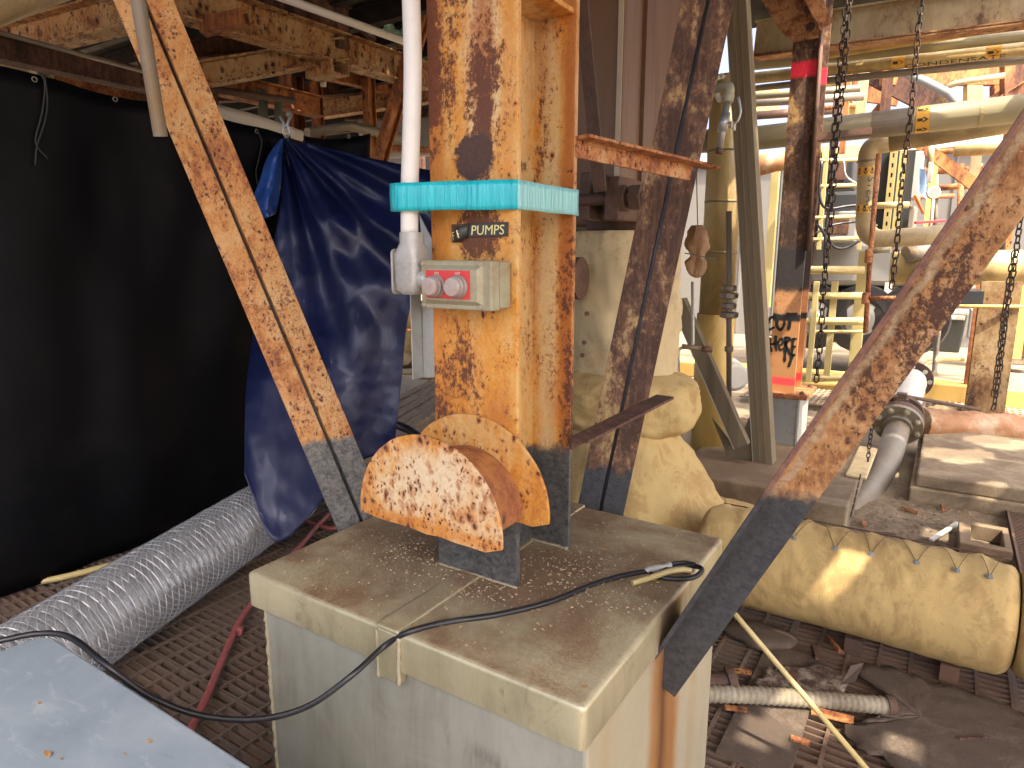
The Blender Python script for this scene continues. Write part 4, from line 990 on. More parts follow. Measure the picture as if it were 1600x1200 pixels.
# corrugated hose
pa, pb = atz(1060, 1084, .045), atz(1394, 1102, .045); ln = (pb-pa).length; n = int(ln/.006); ps = []; rr = []
for k in range(n+1):
    t = k/n; p = pa.lerp(pb, t) + Vector((0, .012*math.sin(t*3), .004*math.sin(t*5))); ps.append(p); rr.append(.029+.0022*math.cos(2*PI*t*ln/.020))
ch_ = thing('corrugated_hose', 'weathered corrugated hose stub lying on the floor right of the plinth', 'hose', pa)
MB().tube(ps, rr, 16).build('hose', M['corr'], ch_)
MB().lathe(pb, (pb-pa), [(.022, -.02), (.032, -.02), (.032, .006), (.024, .006), (.024, -.015)], 16).build('end_cuff', M['iron'], ch_)
rdb = atz(1368, 1218, .08)
rda = aty(1130, 938, 1.98)
tag(MB().tube([rda, rda.lerp(rdb, .2), rdb], .0085, 10).build('rod', M['rod']), 'slim yellowish rod leaning from behind the plinth down to the right', 'rod')
# clutter in the gap beside the plinth
def lump(px, py, z, r, name, label, mt, sq=(1, 1, .7)):
    p = atz(px, py, z); mb = MB(); mb.ball(p, r, 18, 12, sq)
    mb.v = [v + (v-p)*.35*fbm(tuple((v-p)*1.0), 9, r*40) for v in mb.v]
    return tag(mb.build(name, M[mt]), label, 'debris')
fit = atz(1128, 1065, .06)
ft = thing('pipe_fitting', 'dirty grey pipe coupling lying beside the plinth foot', 'fitting', fit)
MB().lathe(fit, (.5, .3, .15), [(.03, -.06), (.045, -.06), (.045, -.03), (.034, -.028), (.034, .02), (.048, .022), (.048, .05), (.03, .05)], 18).build('coupling', M['iron'], ft)
lump(1190, 995, .02, .09, 'dirt_clod', 'brown dirt heap under the lagged pipe end', 'mat', (1.5, 1, .35))
MB_ = MB().box((-.465, 1.9, 0.002), (-.25, 2.62, .012)); tag(MB_.build('steel_plate', M['mat']), 'dirty steel plate on the grating between plinth and lagged pipe', 'plate')

# ================================================================ UPPER LEFT STEELWORK
def ibeam(label, a, b, h, w_, mat, name='steel_beam', cat='beam', tf=.014, tw_=.010, up=(0, 0, 1), group=None):
    a = atd(*a) if not isinstance(a, Vector) else a; b = atd(*b) if not isinstance(b, Vector) else b
    return tag(MB().sweep(iprof(w_, h, tf, tw_), a, b, up).build(name, M[mat]), label, cat, group)
def post(label, px0, px1, pyt, pyb, d, dep, mat, name='steel_post', kind='I', lean=0):
    # an upright standing at forward distance d, seen between px0 and px1 at its foot
    c = atd((px0+px1)/2, pyb, d); tpt = atd((px0+px1)/2, pyt, d); wd = (px1-px0)*mpp(d)*1.12
    top = Vector((c.x+lean, c.y, tpt.z))
    if kind == 'I': pr = iprof(wd, dep, .012, .009)
    elif kind == 'L': pr = lprof(wd, dep, .008)
    elif kind == 'C': pr = cprof(wd, dep, .007)
    else: pr = [(-wd/2, -dep/2), (wd/2, -dep/2), (wd/2, dep/2), (-wd/2, dep/2)]
    return tag(MB().sweep(pr, c, top, (0, -1, 0)).build(name, M[mat], bevel=.002), label, 'post')
def pipe(label, pts, r, mat, name='pipe', cat='pipe', bend=0, seg=16, group=None):
    ps = [atd(*p) if not isinstance(p, Vector) else p for p in pts]
    if bend: ps = fillet(ps, bend, 7)
    o = MB().tube(ps, r, seg).build(name, M[mat])
    return tag(o, label, cat, group)

ibeam('long cream beam with rust spots running back overhead from the left brace to the column', (150, -42, 3.95), (668, 121, 6.8), .235, .16, 'beam')
ibeam('dark brown channel lying on top of the long spotted cream beam', (330, -40, 4.8), (545, 36, 5.75), .22, .10, 'beamdark')
MBx = MB(); q0 = atd(528, 35, 5.7); MBx.box(q0+Vector((-.06, -.06, -.20)), q0+Vector((.06, .06, .35))); tag(MBx.build('splice_block', M['beamdark'], bevel=.004), 'dark brown end block where the brown channel stops on the beam', 'block')
ibeam('cream cross beam dripping with rust behind the top of the left brace', (-30, 78, 5.2), (250, 5, 4.35), .20, .15, 'beam')
ibeam('dark rusted beam with pale lower flange along the far left above the curtain', (-60, 62, 3.9), (330, 150, 5.4), .14, .13, 'beamdark')
ibeam('second cream cross beam under the platform right of the left brace', (270, 125, 5.1), (540, 78, 5.7), .17, .13, 'beam')
q0 = atd(520, 120, 5.6); tag(MB().sweep(cprof(.16, .10, .008), q0-Vector((.22, 0, .0)), q0+Vector((.12, -.02, 0))).build('beam_stub', M['beam'], bevel=.003), 'short cream channel stub hanging below the long beam', 'beam')
tag(MB().sweep(cprof(.10, .09, .006), atd(318, 55, 4.5), atd(388, 40, 4.5)).build('beam_stub', M['orange'], bevel=.002), 'small orange channel stub poking out under the long spotted beam', 'beam')
ibeam('rust orange beam low behind the left brace', (290, 118, 6.3), (500, 168, 7.2), .20, .15, 'orange')
ibeam('pale rust stained beam far behind the white conduit', (490, 172, 8.6), (690, 142, 8.2), .22, .14, 'beam')
post('orange rust post with pink spray paint band above the curtain corner', 455, 479, 118, 330, 7.2, .16, 'oranged')
post('thin rusty post right of the pink banded post', 497, 508, 128, 300, 7.6, .1, 'orange')
post('narrow orange post behind the blue tarp top', 578, 589, 110, 330, 7.8, .12, 'orange')
d0, d1 = atd(593, 252, 6.6), atd(640, 95, 6.2)
tag(MB().sweep(iprof(.13, .09, .02, .05), d0-(d1-d0)*.3, d1+(d1-d0)*.6, (0, -1, 0)).build('diagonal_strut', M['orange'], bevel=.002), 'orange diagonal strut left of the white conduit', 'brace')
# platform structure above the long beam
for x0, x1, y0, y1, d, mt, lb_ in ((585, 628, -40, 40, 8.2, 'yellowpaint', 'ochre panel high behind the white conduit'), (520, 582, 5, 42, 7.4, 'beamdark', 'dark rusted panel high behind the brown channel'), (595, 632, 45, 75, 7.0, 'beam', 'cream plate above the far end of the long beam')):
    a = atd(x0, y1, d); b = atd(x1, y0, d)
    tag(MB().poly([atd(x0, y0, d), atd(x1, y0, d), atd(x1, y1, d), atd(x0, y1, d)], (0, .05, 0)).build('steel_sheet', M[mt], bevel=.004), lb_, 'panel')
post('rusty post high above the long beam left of the green pipe', 568, 583, -60, 95, 7.3, .1, 'oranged')
pipe('white handrail pipe sloping down over the spotted beam to the conduit', [(390, -22, 4.6), (636, 66, 5.4)], .027, 'whitepaint')
pipe('thin dark pipe end under the white handrail pipe', [(560, 40, 6.2), (585, 62, 6.3)], .03, 'iron')
gp = thing('green_pipework', 'green painted threaded pipes with elbows high beside the white conduit', 'pipe', atd(610, 50, 6.2))
MB().tube(fillet([atd(609, -40, 6.2), atd(609, 50, 6.2), atd(640, 57, 6.2)], .05), .035, 12).build('pipe', M['green'], gp)
MB().tube(fillet([atd(622, -30, 6.4), atd(620, 22, 6.4), atd(640, 30, 6.4)], .05), .03, 12).build('pipe', M['green'], gp)
for px, py in ((609, 46), (609, 12), (620, 20), (632, 55)):
    c = atd(px, py, 6.2); MB().ball(c, .055, 12, 8).build('fitting', M['green'], gp)
pipe('green pipe standing behind the curtain top, left one', [(411, 260, 6.4), (411, 140, 6.4)], .042, 'greengrey')
pipe('green pipe standing behind the curtain top, right one beside the clamp', [(436, 260, 6.4), (435, 150, 6.4)], .036, 'greengrey')
pipe('pale lagged pipe just above the curtain behind the left brace', [(300, 164, 5.4), (400, 190, 5.8), (470, 214, 6.1)], .055, 'lightplastic')
pipe('thin brown rod stretched across the upper left', [(-40, 40, 3.4), (225, 112, 4.6)], .012, 'steelpipe')
pipe('thick cream jacketed pipe in the top left corner', [(-120, 42, 3.2), (110, -42, 3.6)], .10, 'creampipe')
tag(MB().poly([atd(52, 78, 5.6), atd(230, 118, 6.2), atd(240, 190, 6.2), atd(60, 150, 5.6)], (.03, .05, 0)).build('rust_plate', M['bracket']), 'cream plate with red rust behind the curtain top at left', 'panel')
post('cream post between the plate and the far left beam', 65, 87, 60, 220, 5.3, .1, 'creampipe')
tag(MB().poly([atd(-40, 80, 5.4), atd(70, 95, 5.6), atd(70, 150, 5.6), atd(-40, 130, 5.4)], (.03, .05, 0)).build('grey_plate', M['peel']), 'weathered cream plate at the far left above the curtain', 'panel')
tag(MB().poly([atd(225, 112, 5.8), atd(330, 128, 6.2), atd(330, 200, 6.2), atd(215, 190, 5.8)], (.03, .05, 0)).build('steel_sheet', M['beamdark']), 'dark panel behind the hanging tube and left brace', 'panel')
# hanging tube in front of the left brace
ta, tb = atd(206, -60, 1.84), atd(251, 213, 1.92)
tb_ = thing('hanging_tube', 'grey metal tube hanging in front of the left brace', 'tube', tb)
dtb = (ta-tb).normalized()
MB().lathe(tb, dtb, [(.0165, .012), (.0165, 0), (.0185, 0), (.0185, (ta-tb).length)], 18, False).build('tube', M['steelpipe'], tb_)

# ---------------- clutter between blue tarp and column
Yb = 6.2
def plank(a, b, w_, h, label, mt='wood'):
    return tag(MB().sweep([(-w_/2, 0), (w_/2, 0), (w_/2, h), (-w_/2, h)], a, b).build('timber_plank', M[mt], bevel=.003), label, 'plank', 'planks stacked behind the tarp')
for k, (a, b) in enumerate((((600, 700), (690, 640)), ((600, 684), (690, 628)), ((600, 668), (690, 616)), ((600, 655), (690, 606)), ((600, 640), (690, 598)))):
    p = atd(*a, 4.9+.25*k); q = atd(*b, 5.3+.25*k)
    plank(p-(q-p)*.5, q+(q-p)*.5, .12, .05, ['lowest grey plank in the gap between tarp and column', 'plank just above the lowest in the gap', 'middle plank of the stack in the gap beside the column', 'plank second from top in the gap', 'topmost plank in the gap beside the column'][k])
for i, (px, py, r, mt) in enumerate(((646, 535, .13, 'cloth'), (640, 500, .10, 'yellowpaint'), (632, 555, .09, 'clothpale'), (676, 575, .12, 'cloth'))):
    p = atd(px, py, 6.6); mb = MB().ball(p, r, 16, 10); mb.v = [v+(v-p)*.3*fbm(tuple(v), 5, i) for v in mb.v]
    tag(mb.build('lagging_bundle', M[mt]), ['round cream lagging bundle in the gap beside the column', 'ochre lagging bundle above the cream one in the gap', 'pale lagging bundle against the tarp edge', 'cream lagging bundle right of the grey post in the gap'][i], 'bundle')
post('grey upright post with a foot in the gap between tarp and column', 657, 664, 470, 592, 6.0, .06, 'galvd', kind='B')
pipe('brown pipe lying across the gap between tarp and column', [(560, 572, 6.9), (700, 566, 7.0)], .05, 'iron')
pipe('pale rail lying across the gap in front of the brown pipe', [(560, 582, 6.6), (700, 584, 6.7)], .018, 'creamrail')
pipe('black hose loop on the ground between tarp and drum', [(600, 655, 4.6), (640, 672, 4.5), (665, 690, 4.4), (690, 720, 4.3)], .03, 'rubber', 'black_hose', 'hose')

# ================================================================ VESSEL LEG BEHIND THE COLUMN
def ring(px0, px1, py, d, n=64, wob=0, off=0, sq=1.0):
    a = atd(px0, py, d); b = atd(px1, py, d); c = (a+b)/2; r = (b-a).length/2; out = []
    for k in range(n):
        q = 2*PI*k/n; rr = r*(1+wob*fbm((math.cos(q)*1.5, math.sin(q)*1.5, c.z*3), 1.5, off)+wob*.45*fbm((math.cos(q)*5+c.z*6, math.sin(q)*5, c.z*9), 1.7, off+3))
        out.append(Vector((c.x+rr*math.cos(q), c.y+rr*math.sin(q)*sq, c.z)))
    return out
def dens(rows, n=5):
    vs_ = catmull([Vector(r[:3]) for r in rows], n); return [(v.x, v.y, v.z) for v in vs_]
leg = thing('lagged_standpipe', 'round vertical pipe in cream cloth lagging behind the column', 'pipe', atd(985, 800, 3.35))
MB().loft([ring(a, b, y, 3.5, wob=.085, off=2) for a, b, y in dens([(905, 1052, 362), (893, 1058, 368), (890, 1060, 420), (888, 1059, 500), (887, 1057, 575), (890, 1055, 612)], 8)]).build('upper_jacket', M['clothpale'], leg)
MB().loft([ring(a, b, y, 3.42, wob=.09, off=4) for a, b, y in dens([(900, 1050, 578), (872, 1082, 592), (866, 1090, 620), (868, 1086, 650), (900, 1055, 672)], 8)]).build('padded_collar', M['clothskirt'], leg)
rows = dens([(905, 1050, 655), (890, 1056, 672), (868, 1100, 735), (850, 1140, 792), (840, 1155, 800), (830, 1162, 850), (830, 1165, 890)], 8)
MB().loft([ring(a, b, y, 3.34-.0*(y-660)/100, wob=.08, off=7) for a, b, y in rows]).build('skirt', M['clothskirt'], leg)
tag(MB().loft([ring(1070, 1195, y, 3.45, wob=.06, off=9) for y in (800, 815, 840, 900)]).build('lagging_bend', M['clothskirt']), 'yellow cloth covered bend joining the leg skirt to the floor pipe', 'pipe')
for px, py, c_ in ((912, 490, 1), (908, 535, 1), (905, 555, 1)):
    p = atd(px+5, py, 3.26); MB().lathe(p, (.3, -1, 0), [(.012, 0), (.012, .004), (.004, .005)], 10).build('lacing_washer', M['iron'], leg)
vb = thing('brown_post', 'tall brown painted steel leg with a highlight painted along its edge behind the column', 'post', atd(990, 340, 3.7))
c = atd(968, 340, 3.45); ztop = 3.6; zb_ = atd(968, 352, 3.45).z
MB().box((c.x-.27, c.y, zb_), (c.x, c.y+.80, ztop)).build('shaft', M['brownvessel'], vb, bevel=.02)
MB().box((c.x-.034, c.y-.006, zb_+.02), (c.x-.008, c.y-.001, ztop)).build('edge_highlight', M['edgehighlight'], vb)  # pale strip standing in for the highlight on the shaft's edge
MB().box((c.x+.0, c.y+.22, zb_), (c.x+.02, c.y+.26, ztop)).build('rib', M['brownvessel'], vb)
cl_ = thing('clamp_block', 'rusty iron clamp block with a large bolt under the brown leg', 'clamp', atd(965, 345, 3.25))
a = atd(935, 345, 3.25); b = atd(1015, 275, 3.25)
MB().box((a.x-.03, a.y-.02, a.z), (a.x+.06, a.y+.30, b.z)).build('lug', M['iron'], cl_, bevel=.006)
c1 = atd(943, 344, 3.05); c2 = atd(968, 276, 3.05)
MB().box((c1.x, c1.y, c1.z), (c1.x+.07, c1.y+.30, c2.z)).build('lug', M['iron'], cl_, bevel=.006)
c1 = atd(905, 345, 3.15)
MB().box((c1.x, c1.y, c1.z), (c1.x+.05, c1.y+.30, c2.z+.03)).build('lug', M['iron'], cl_, bevel=.006)
p = atd(968, 310, 3.05)
bb = MB(); bb.cyl(p+Vector((-.25, 0, 0)), p+Vector((.16, 0, 0)), .028, 14); bb.lathe(p, (1, 0, 0), [(.062, -.005), (.062, .04)], 6); bb.lathe(p+Vector((.06, 0, 0)), (1, 0, 0), [(.058, 0), (.058, .05)], 6); bb.build('bolt', M['iron'], cl_, bevel=.003)
a = atd(915, 360, 3.4); b = atd(1045, 340, 3.4)
MB().box((a.x, a.y, a.z), (b.x+.05, a.y+.32, b.z)).build('seat_plate', M['iron'], cl_, bevel=.005)
sa, sb2 = atd(905, -30, 2.95), atd(938, 300, 3.0)
tag(MB().sweep([(-.03, -.006), (.03, -.006), (.03, .006), (-.03, .006)], sa, sb2, (0, -1, 0)).build('strap', M['iron'], bevel=.002), 'dark rusty strap hanging between the column and brown leg', 'strap')
p = atd(900, 435, 3.2); fl = thing('blind_flange', 'rusty round blind flange between column and lagged leg', 'flange', p)
MB().lathe(p, (1, .1, 0), [(.03, -.05), (.10, -.05), (.10, -.015), (.095, -.012), (.095, -.004), (.10, 0), (.10, .03), (.05, .035)], 26).build('disc', M['iron'], fl, bevel=.002)
pipe('greyish pipe behind the column with a pale end', [(904, 268, 4.0), (904, 420, 4.0)], .05, 'greengrey')
pipe('light steel channel edge behind the column upper right', [(906, 60, 4.3), (912, 210, 4.3)], .035, 'galvl')

# ================================================================ YELLOW STANDPIPE, TALL POST, DRAIN VALVE
yp = thing('jacketed_standpipe', 'yellow jacketed vertical pipe with joint bands right of the dark brace', 'pipe', atd(1110, 600, 4.9))
c = atd(1112, 605, 4.9); zt_ = atd(1112, 120, 4.9).z
MB().cyl((c.x, c.y, atd(1112, 492, 4.9).z), (c.x, c.y, zt_), .122, 28).build('jacket', M['yellowpipe'], yp)
MB().cyl((c.x, c.y, c.z-.5), (c.x, c.y, atd(1112, 490, 4.9).z), .135, 28).build('lower_wrap', M['yellowpaint'], yp)
for py in (317, 396, 238): MB().cyl((c.x, c.y, atd(1112, py, 4.9).z), (c.x, c.y, atd(1112, py, 4.9).z+.012), .1255, 28).build('band', M['olivepipe'], yp)
# tall leaning post
ta, tb = aty(1192, 728, 4.6), aty(1146, -60, 4.6)
tp_ = thing('channel_post', 'tall leaning weathered galvanised channel post right of the dark brace', 'post', ta)
dpt = (tb-ta).normalized(); tb = tb + dpt*.6
MB().sweep([(-.062, 0), (.062, 0), (.062, .125), (.054, .125), (.054, .008), (-.054, .008), (-.054, .125), (-.062, .125)], ta, tb, (0, 1, 0)).build('channel', M['galvd'], tp_, bevel=.002)
MB().sweep([(.0632, -.001), (.067, -.001), (.067, .128), (.0632, .128)], ta, tb, (0, 1, 0)).build('side_flange', M['galvl'], tp_)
for xx in (-.02, .02): MB().sweep([(xx-.004, -.004), (xx+.004, -.004), (xx+.004, -.0005), (xx-.004, -.0005)], ta, tb, (0, 1, 0)).build('rib', M['galvd'], tp_)
# its raking strut and foot plate
ra, rb_ = aty(1158, 698, 4.5), aty(1058, 470, 4.5)
MB().sweep([(-.05, 0), (.05, 0), (.05, .07), (-.05, .07)], ra, rb_, (0, 1, 0)).build('raking_strut', M['galvd'], tp_, bevel=.003)
MB().sweep([(.0515, -.001), (.056, -.001), (.056, .072), (.0515, .072)], ra, rb_, (0, 1, 0)).build('strut_flange', M['galvl'], tp_)
fp = [aty(*p, 4.62) for p in ((1112, 652), (1150, 700), (1176, 640), (1196, 640), (1200, 728), (1136, 712))]
MB().poly(fp, (0, .01, 0)).build('foot_gusset', M['galvd'], tp_)
# sampling valve on the dark brace
dv = thing('drain_valve', 'small stainless drain valve and elbow hung beside the dark brace', 'valve', atd(1128, 235, 2.75))
e = atd(1141, 134, 2.75)
MB().tube(fillet([atd(1118, 137, 2.8), e, atd(1139, 150, 2.75)], .02, 5), .0185, 14).build('elbow', M['boxgreen'], dv)
MB().lathe(atd(1139, 148, 2.75), (atd(1136, 160, 2.75)-atd(1139, 148, 2.75)), [(.022, 0), (.022, .025), (.016, .03)], 14).build('collar', M['boxgreen'], dv)
MB().cyl(atd(1138, 150, 2.75), atd(1124, 236, 2.75), .0125, 14).build('tube', M['galv'], dv)
MB().cyl(atd(1134, 176, 2.75), atd(1128, 206, 2.75), .0185, 14).build('valve_body', M['galv'], dv)
MB().cyl(atd(1125, 232, 2.75), atd(1123, 240, 2.75), .0145, 12).build('tip', M['iron'], dv)
vh = atd(1131, 190, 2.75)
MB().tube(catmull([vh, vh+Vector((.045, 0, -.01)), vh+Vector((.062, 0, .03)), vh+Vector((.05, 0, .085))], 5), .005, 8).build('lever', M['galv'], dv)
for px, py in ((1143, 195), (1147, 199)): MB().lathe(atd(px, py, 2.72), (0, 0, 1), [(.007, -.012), (.007, .012)], 6).build('nut', M['bolt'], dv)
for px, py in ((1121, 122), (1128, 120), (1121, 150), (1124, 156)): MB().lathe(atd(px, py, 2.78), (.3, -1, 0), [(.012, 0), (.012, .012), (.005, .013), (.005, .022)], 6).build('clip_nut', M['bolt'], dv)
# hanging rag bundle with tag
p = atd(1090, 385, 3.6); rb3 = thing('rag_bundle', 'tied brown rag bundle with a black tag strap hanging beside the dark brace', 'bundle', p-Vector((0, 0, .15)))
rs = []
for a, b, y in dens([(1082, 1098, 352), (1076, 1104, 366), (1074, 1106, 385), (1080, 1100, 400), (1074, 1104, 412), (1078, 1098, 428), (1086, 1092, 434)], 5): rs.append(ring(a, b, y, 3.6, 26, .55, 3))
MB().loft(rs).build('rag', M['rag'], rb3)
MB().sweep([(-.012, 0), (.012, 0), (.012, .004), (-.012, .004)], atd(1070, 396, 3.5), atd(1124, 407, 3.5)).build('tag_strap', M['rubber'], rb3)
MB().tube([atd(1090, 355, 3.6), atd(1088, 260, 3.6)], .003, 5).build('string', M['iron'], rb3)
th_ = thing('thin_pipework', 'thin brown pipe with union coupling left of the tall post', 'pipe', atd(1138, 600, 4.6))
MB().tube([atd(1139, 620, 4.6), atd(1139, 330, 4.6)], .018, 10).build('pipe', M['steelpipe'], th_)
for py, r in ((450, .05), (462, .062), (478, .05), (492, .062), (545, .03)):
    c = atd(1139, py, 4.6); MB().lathe(c-Vector((0, 0, .02)), (0, 0, 1), [(r*.8, 0), (r, .006), (r, .035), (r*.8, .041)], 14).build('coupling', M['steelpipe'], th_)
sv = thing('sample_tube', 'thin tube with a small valve in front of the lower yellow standpipe', 'valve', atd(1082, 545, 3.7))
MB().tube(fillet([atd(1082, 440, 3.7), atd(1083, 540, 3.7), atd(1060, 545, 3.7), atd(1060, 600, 3.7)], .02), .009, 8).build('tube', M['galv'], sv)
MB().cyl(atd(1066, 541, 3.68), atd(1104, 546, 3.68), .014, 10).build('valve_body', M['steelpipe'], sv)
MB().cyl(atd(1098, 545, 3.66), atd(1112, 546, 3.66), .018, 10).build('cap', M['iron'], sv)
p = atd(1150, 590, 4.9)
tag(MB().tube([p+Vector((-.15, .3, 0)), p+Vector((-.02, .02, 0)), p], [.11, .11, .08], 18).build('wrapped_pipe_end', M['whitewrap']), 'cream wrapped pipe end behind the tall post', 'pipe')

# ================================================================ BROWN COLUMN WITH GRAFFITI
GY = 5.2
gx0 = aty(1199, 608, GY).x; gx1 = aty(1241, 608, GY).x; gz = aty(1220, 612, GY).z
gc = thing('graffiti_column', 'dark brown peeling column with pink band and black spray paint reading CUT HERE', 'column', ((gx0+gx1)/2, GY+.1, gz))
gw = gx1-gx0
MB().box((gx0, GY, gz), (gx1, GY+.016, 3.8)).build('flange', M['browncol'], gc, bevel=.002)
MB().box((gx0, GY+.27, gz), (gx1, GY+.286, 3.8)).build('flange', M['browncol'], gc, bevel=.002)
MB().box(((gx0+gx1)/2-.006, GY+.016, gz), ((gx0+gx1)/2+.006, GY+.27, 3.8)).build('web', M['orange'], gc)
MB().box((gx0-.06, GY-.07, gz-.035), (gx1+.10, GY+.36, gz)).build('base_plate', M['bracket'], gc, bevel=.003)
for xx, yy in ((gx1+.06, GY-.03), (gx0-.03, GY-.03), (gx1+.06, GY+.31)):
    b = MB(); hexbolt(b, (xx, yy, gz), (0, 0, 1), .018); b.build('anchor_bolt', M['iron'], gc)
# gusset and brace stub at its top
g0 = aty(1232, 58, GY-.02)
gu = MB().poly([aty(1172, -30, GY-.03), aty(1290, -30, GY-.03), aty(1283, 58, GY-.03), aty(1240, 66, GY-.03), aty(1218, 48, GY-.03)], (0, .014, 0)); gu.build('gusset', M['flake'], gc, bevel=.002)
gu = MB().sweep(lprof(.09, .09, .01), aty(1282, 48, GY-.045), aty(1236, -40, GY-.045), (0, -1, 0)); gu.build('gusset_rib', M['flake'], gc)
for px, py in ((1263, 14), (1266, 42)):
    b = MB(); hexbolt(b, aty(px, py, GY-.03), (0, -1, 0), .022); b.build('bolt', M['iron'], gc)
# thin conduit down its right side
pipe('thin rusty conduit running down the right side of the graffiti column', [aty(1289, -40, GY-.02), aty(1262, 392, GY-.02)], .016, 'iron')
# graffiti strokes: flat ribbons of paint
def stroke(pts, wd, par, y, mt='black_spray'):
    ps = catmull([aty(a, b, y) for a, b in pts], 6); n = len(ps); L_, R_ = [], []
    for i, p in enumerate(ps):
        d = (ps[min(i+1, n-1)]-ps[max(i-1, 0)]); d.y = 0; d.normalize(); s_ = Vector((-d.z, 0, d.x))
        w_ = wd*(.5+.28*mnoise.noise(p*40))*(1 if 0 < i < n-1 else .55)
        L_.append(p+s_*w_); R_.append(p-s_*w_)
    mb = MB(); mb.add(L_+R_, [(i, i+1, i+1+n, i+n) for i in range(n-1)]); mb.v = [Vector((v.x, y, v.z)) for v in mb.v]
    return mb.build('spray_stroke', M[mt], par, thick=.0006)
gyf = GY-.002
for pts, wd in ((((1210, 494), (1203, 498), (1199, 508), (1202, 515), (1210, 511)), .018), (((1215, 494), (1214, 508), (1219, 515), (1225, 508), (1226, 496)), .018),
                (((1228, 491), (1237, 491), (1246, 490)), .020), (((1236, 492), (1234, 505), (1232, 516)), .020),
                (((1203, 527), (1203, 540), (1205, 550)), .018), (((1212, 524), (1212, 538), (1213, 549)), .018), (((1204, 538), (1212, 537)), .016),
                (((1217, 541), (1223, 536), (1221, 529), (1216, 536), (1219, 547), (1224, 544)), .014),
                (((1227, 526), (1227, 540), (1226, 566)), .018), (((1227, 527), (1234, 530), (1228, 538), (1236, 556)), .020),
                (((1239, 528), (1238, 545), (1237, 558), (1232, 574)), .018), (((1239, 529), (1245, 530)), .014), (((1238, 541), (1244, 542)), .014), (((1237, 556), (1243, 554)), .014)):
    stroke(pts, wd*1.15, gc, gyf)
gp_ = thing('steel_pedestal', 'grey steel pedestal under the graffiti column', 'pedestal', (gx0, GY, .1))
MB().box((gx0-.03, GY-.03, .08), (gx1+.04, GY+.32, gz-.037)).build('box', M['galv'], gp_, bevel=.004)
MB().box((gx1+.042, GY-.04, .08), (gx1+.055, GY+.33, gz-.036)).build('side_plate', M['galvl'], gp_)
def slab(x0, x1, y0, y1, h, label, mt='concrete', step=None):
    t = thing('concrete_plinth', label, 'concrete base', ((x0+x1)/2, (y0+y1)/2, 0))
    z1 = h
    if step: MB().box((x0-step, y0-step, -.02), (x1+step, y1+step, h*.55)).build('footing', M[mt], t, bevel=.012); MB().box((x0, y0, h*.55), (x1, y1, h)).build('slab', M[mt], t, bevel=.012)
    else: MB().box((x0, y0, -.02), (x1, y1, h)).build('slab', M[mt], t, bevel=.012)
    return t
slab(-1.42, -.62, 4.10, 5.9, .155, 'dirty concrete base under the tall post and graffiti column')
slab(-.60, -.345, 3.98, 5.25, .17, 'pale concrete block right of the graffiti column base', 'concretel')
slab(-.045, 1.6, 4.80, 6.2, .19, 'low stepped concrete base at the right below the brown lagged pipe', 'concretel', .03)
# ================================================================ CHAINS
def chain(px, py0, py1, d, label, ll=.058, grp='hanging hoist chains'):
    a = atd(px, py0, d); z0 = a.z; zb = (C0 + ray(px, py1)*1).z
    # vertical run: find the height of the lower end on the vertical through a
    x, y = a.x, a.y; f = fwd(a)
    best = None
    for k in range(4000):
        z = z0 - k*.001; up = z-CH
        zc = f*math.cos(TH)-up*math.sin(TH); yc = -(up*math.cos(TH)+f*math.sin(TH))
        if 600+F*yc/zc >= py1: best = z; break
    zb = best if best is not None else .1
    t = thing('hoist_chain', label, 'chain', (x, y, zb), grp)
    mb = MB(); n = 9; hl = ll/2; rw = ll*.26; pts = []
    for k in range(n): q = PI*k/(n-1); pts.append(Vector((math.cos(q)*rw, 0, hl-rw+math.sin(q)*rw)))
    for k in range(n): q = PI+PI*k/(n-1); pts.append(Vector((math.cos(q)*rw, 0, -hl+rw+math.sin(q)*rw)))
    mb.tube(pts, ll*.085, 6, closed=True); WL_t = WL[t.as_pointer()]
    me = None; stp = ll*.80; n = int((z0-zb)/stp)
    for k in range(n+1):
        if me is None:
            o = mb; me = bpy.data.meshes.new('link'); me.from_pydata([v for v in mb.v], [], mb.f); me.polygons.foreach_set('use_smooth', [True]*len(mb.f)); me.materials.append(M['chain'])
        o = bpy.data.objects.new('link', me); COL.objects.link(o); o.parent = t
        o.location = (.003*math.sin(k*.35), .003*math.cos(k*.3), k*stp+hl); o.rotation_euler = (R.uniform(-.12, .12), R.uniform(-.12, .12), .5 + PI/2*(k % 2) + R.uniform(-.25, .25))
    return t
chain(1330, -25, 598, 4.2, 'longest hoist chain, hanging before the pale yellow rails right of the graffiti column')
chain(1324, -25, 330, 4.28, 'second strand hanging close behind the longest chain')
chain(1444, -25, 452, 4.2, 'hoist chain hanging over the orange arrow sticker pipe')
chain(1596, 330, 642, 4.6, 'hoist chain at the right edge before the rusty column')
chain(1583, 395, 620, 4.9, 'fainter hoist chain just left of the chain at the right edge')
chain(1366, 632, 800, 4.3, 'thin short chain hanging in front of the flanged pipe', .040)
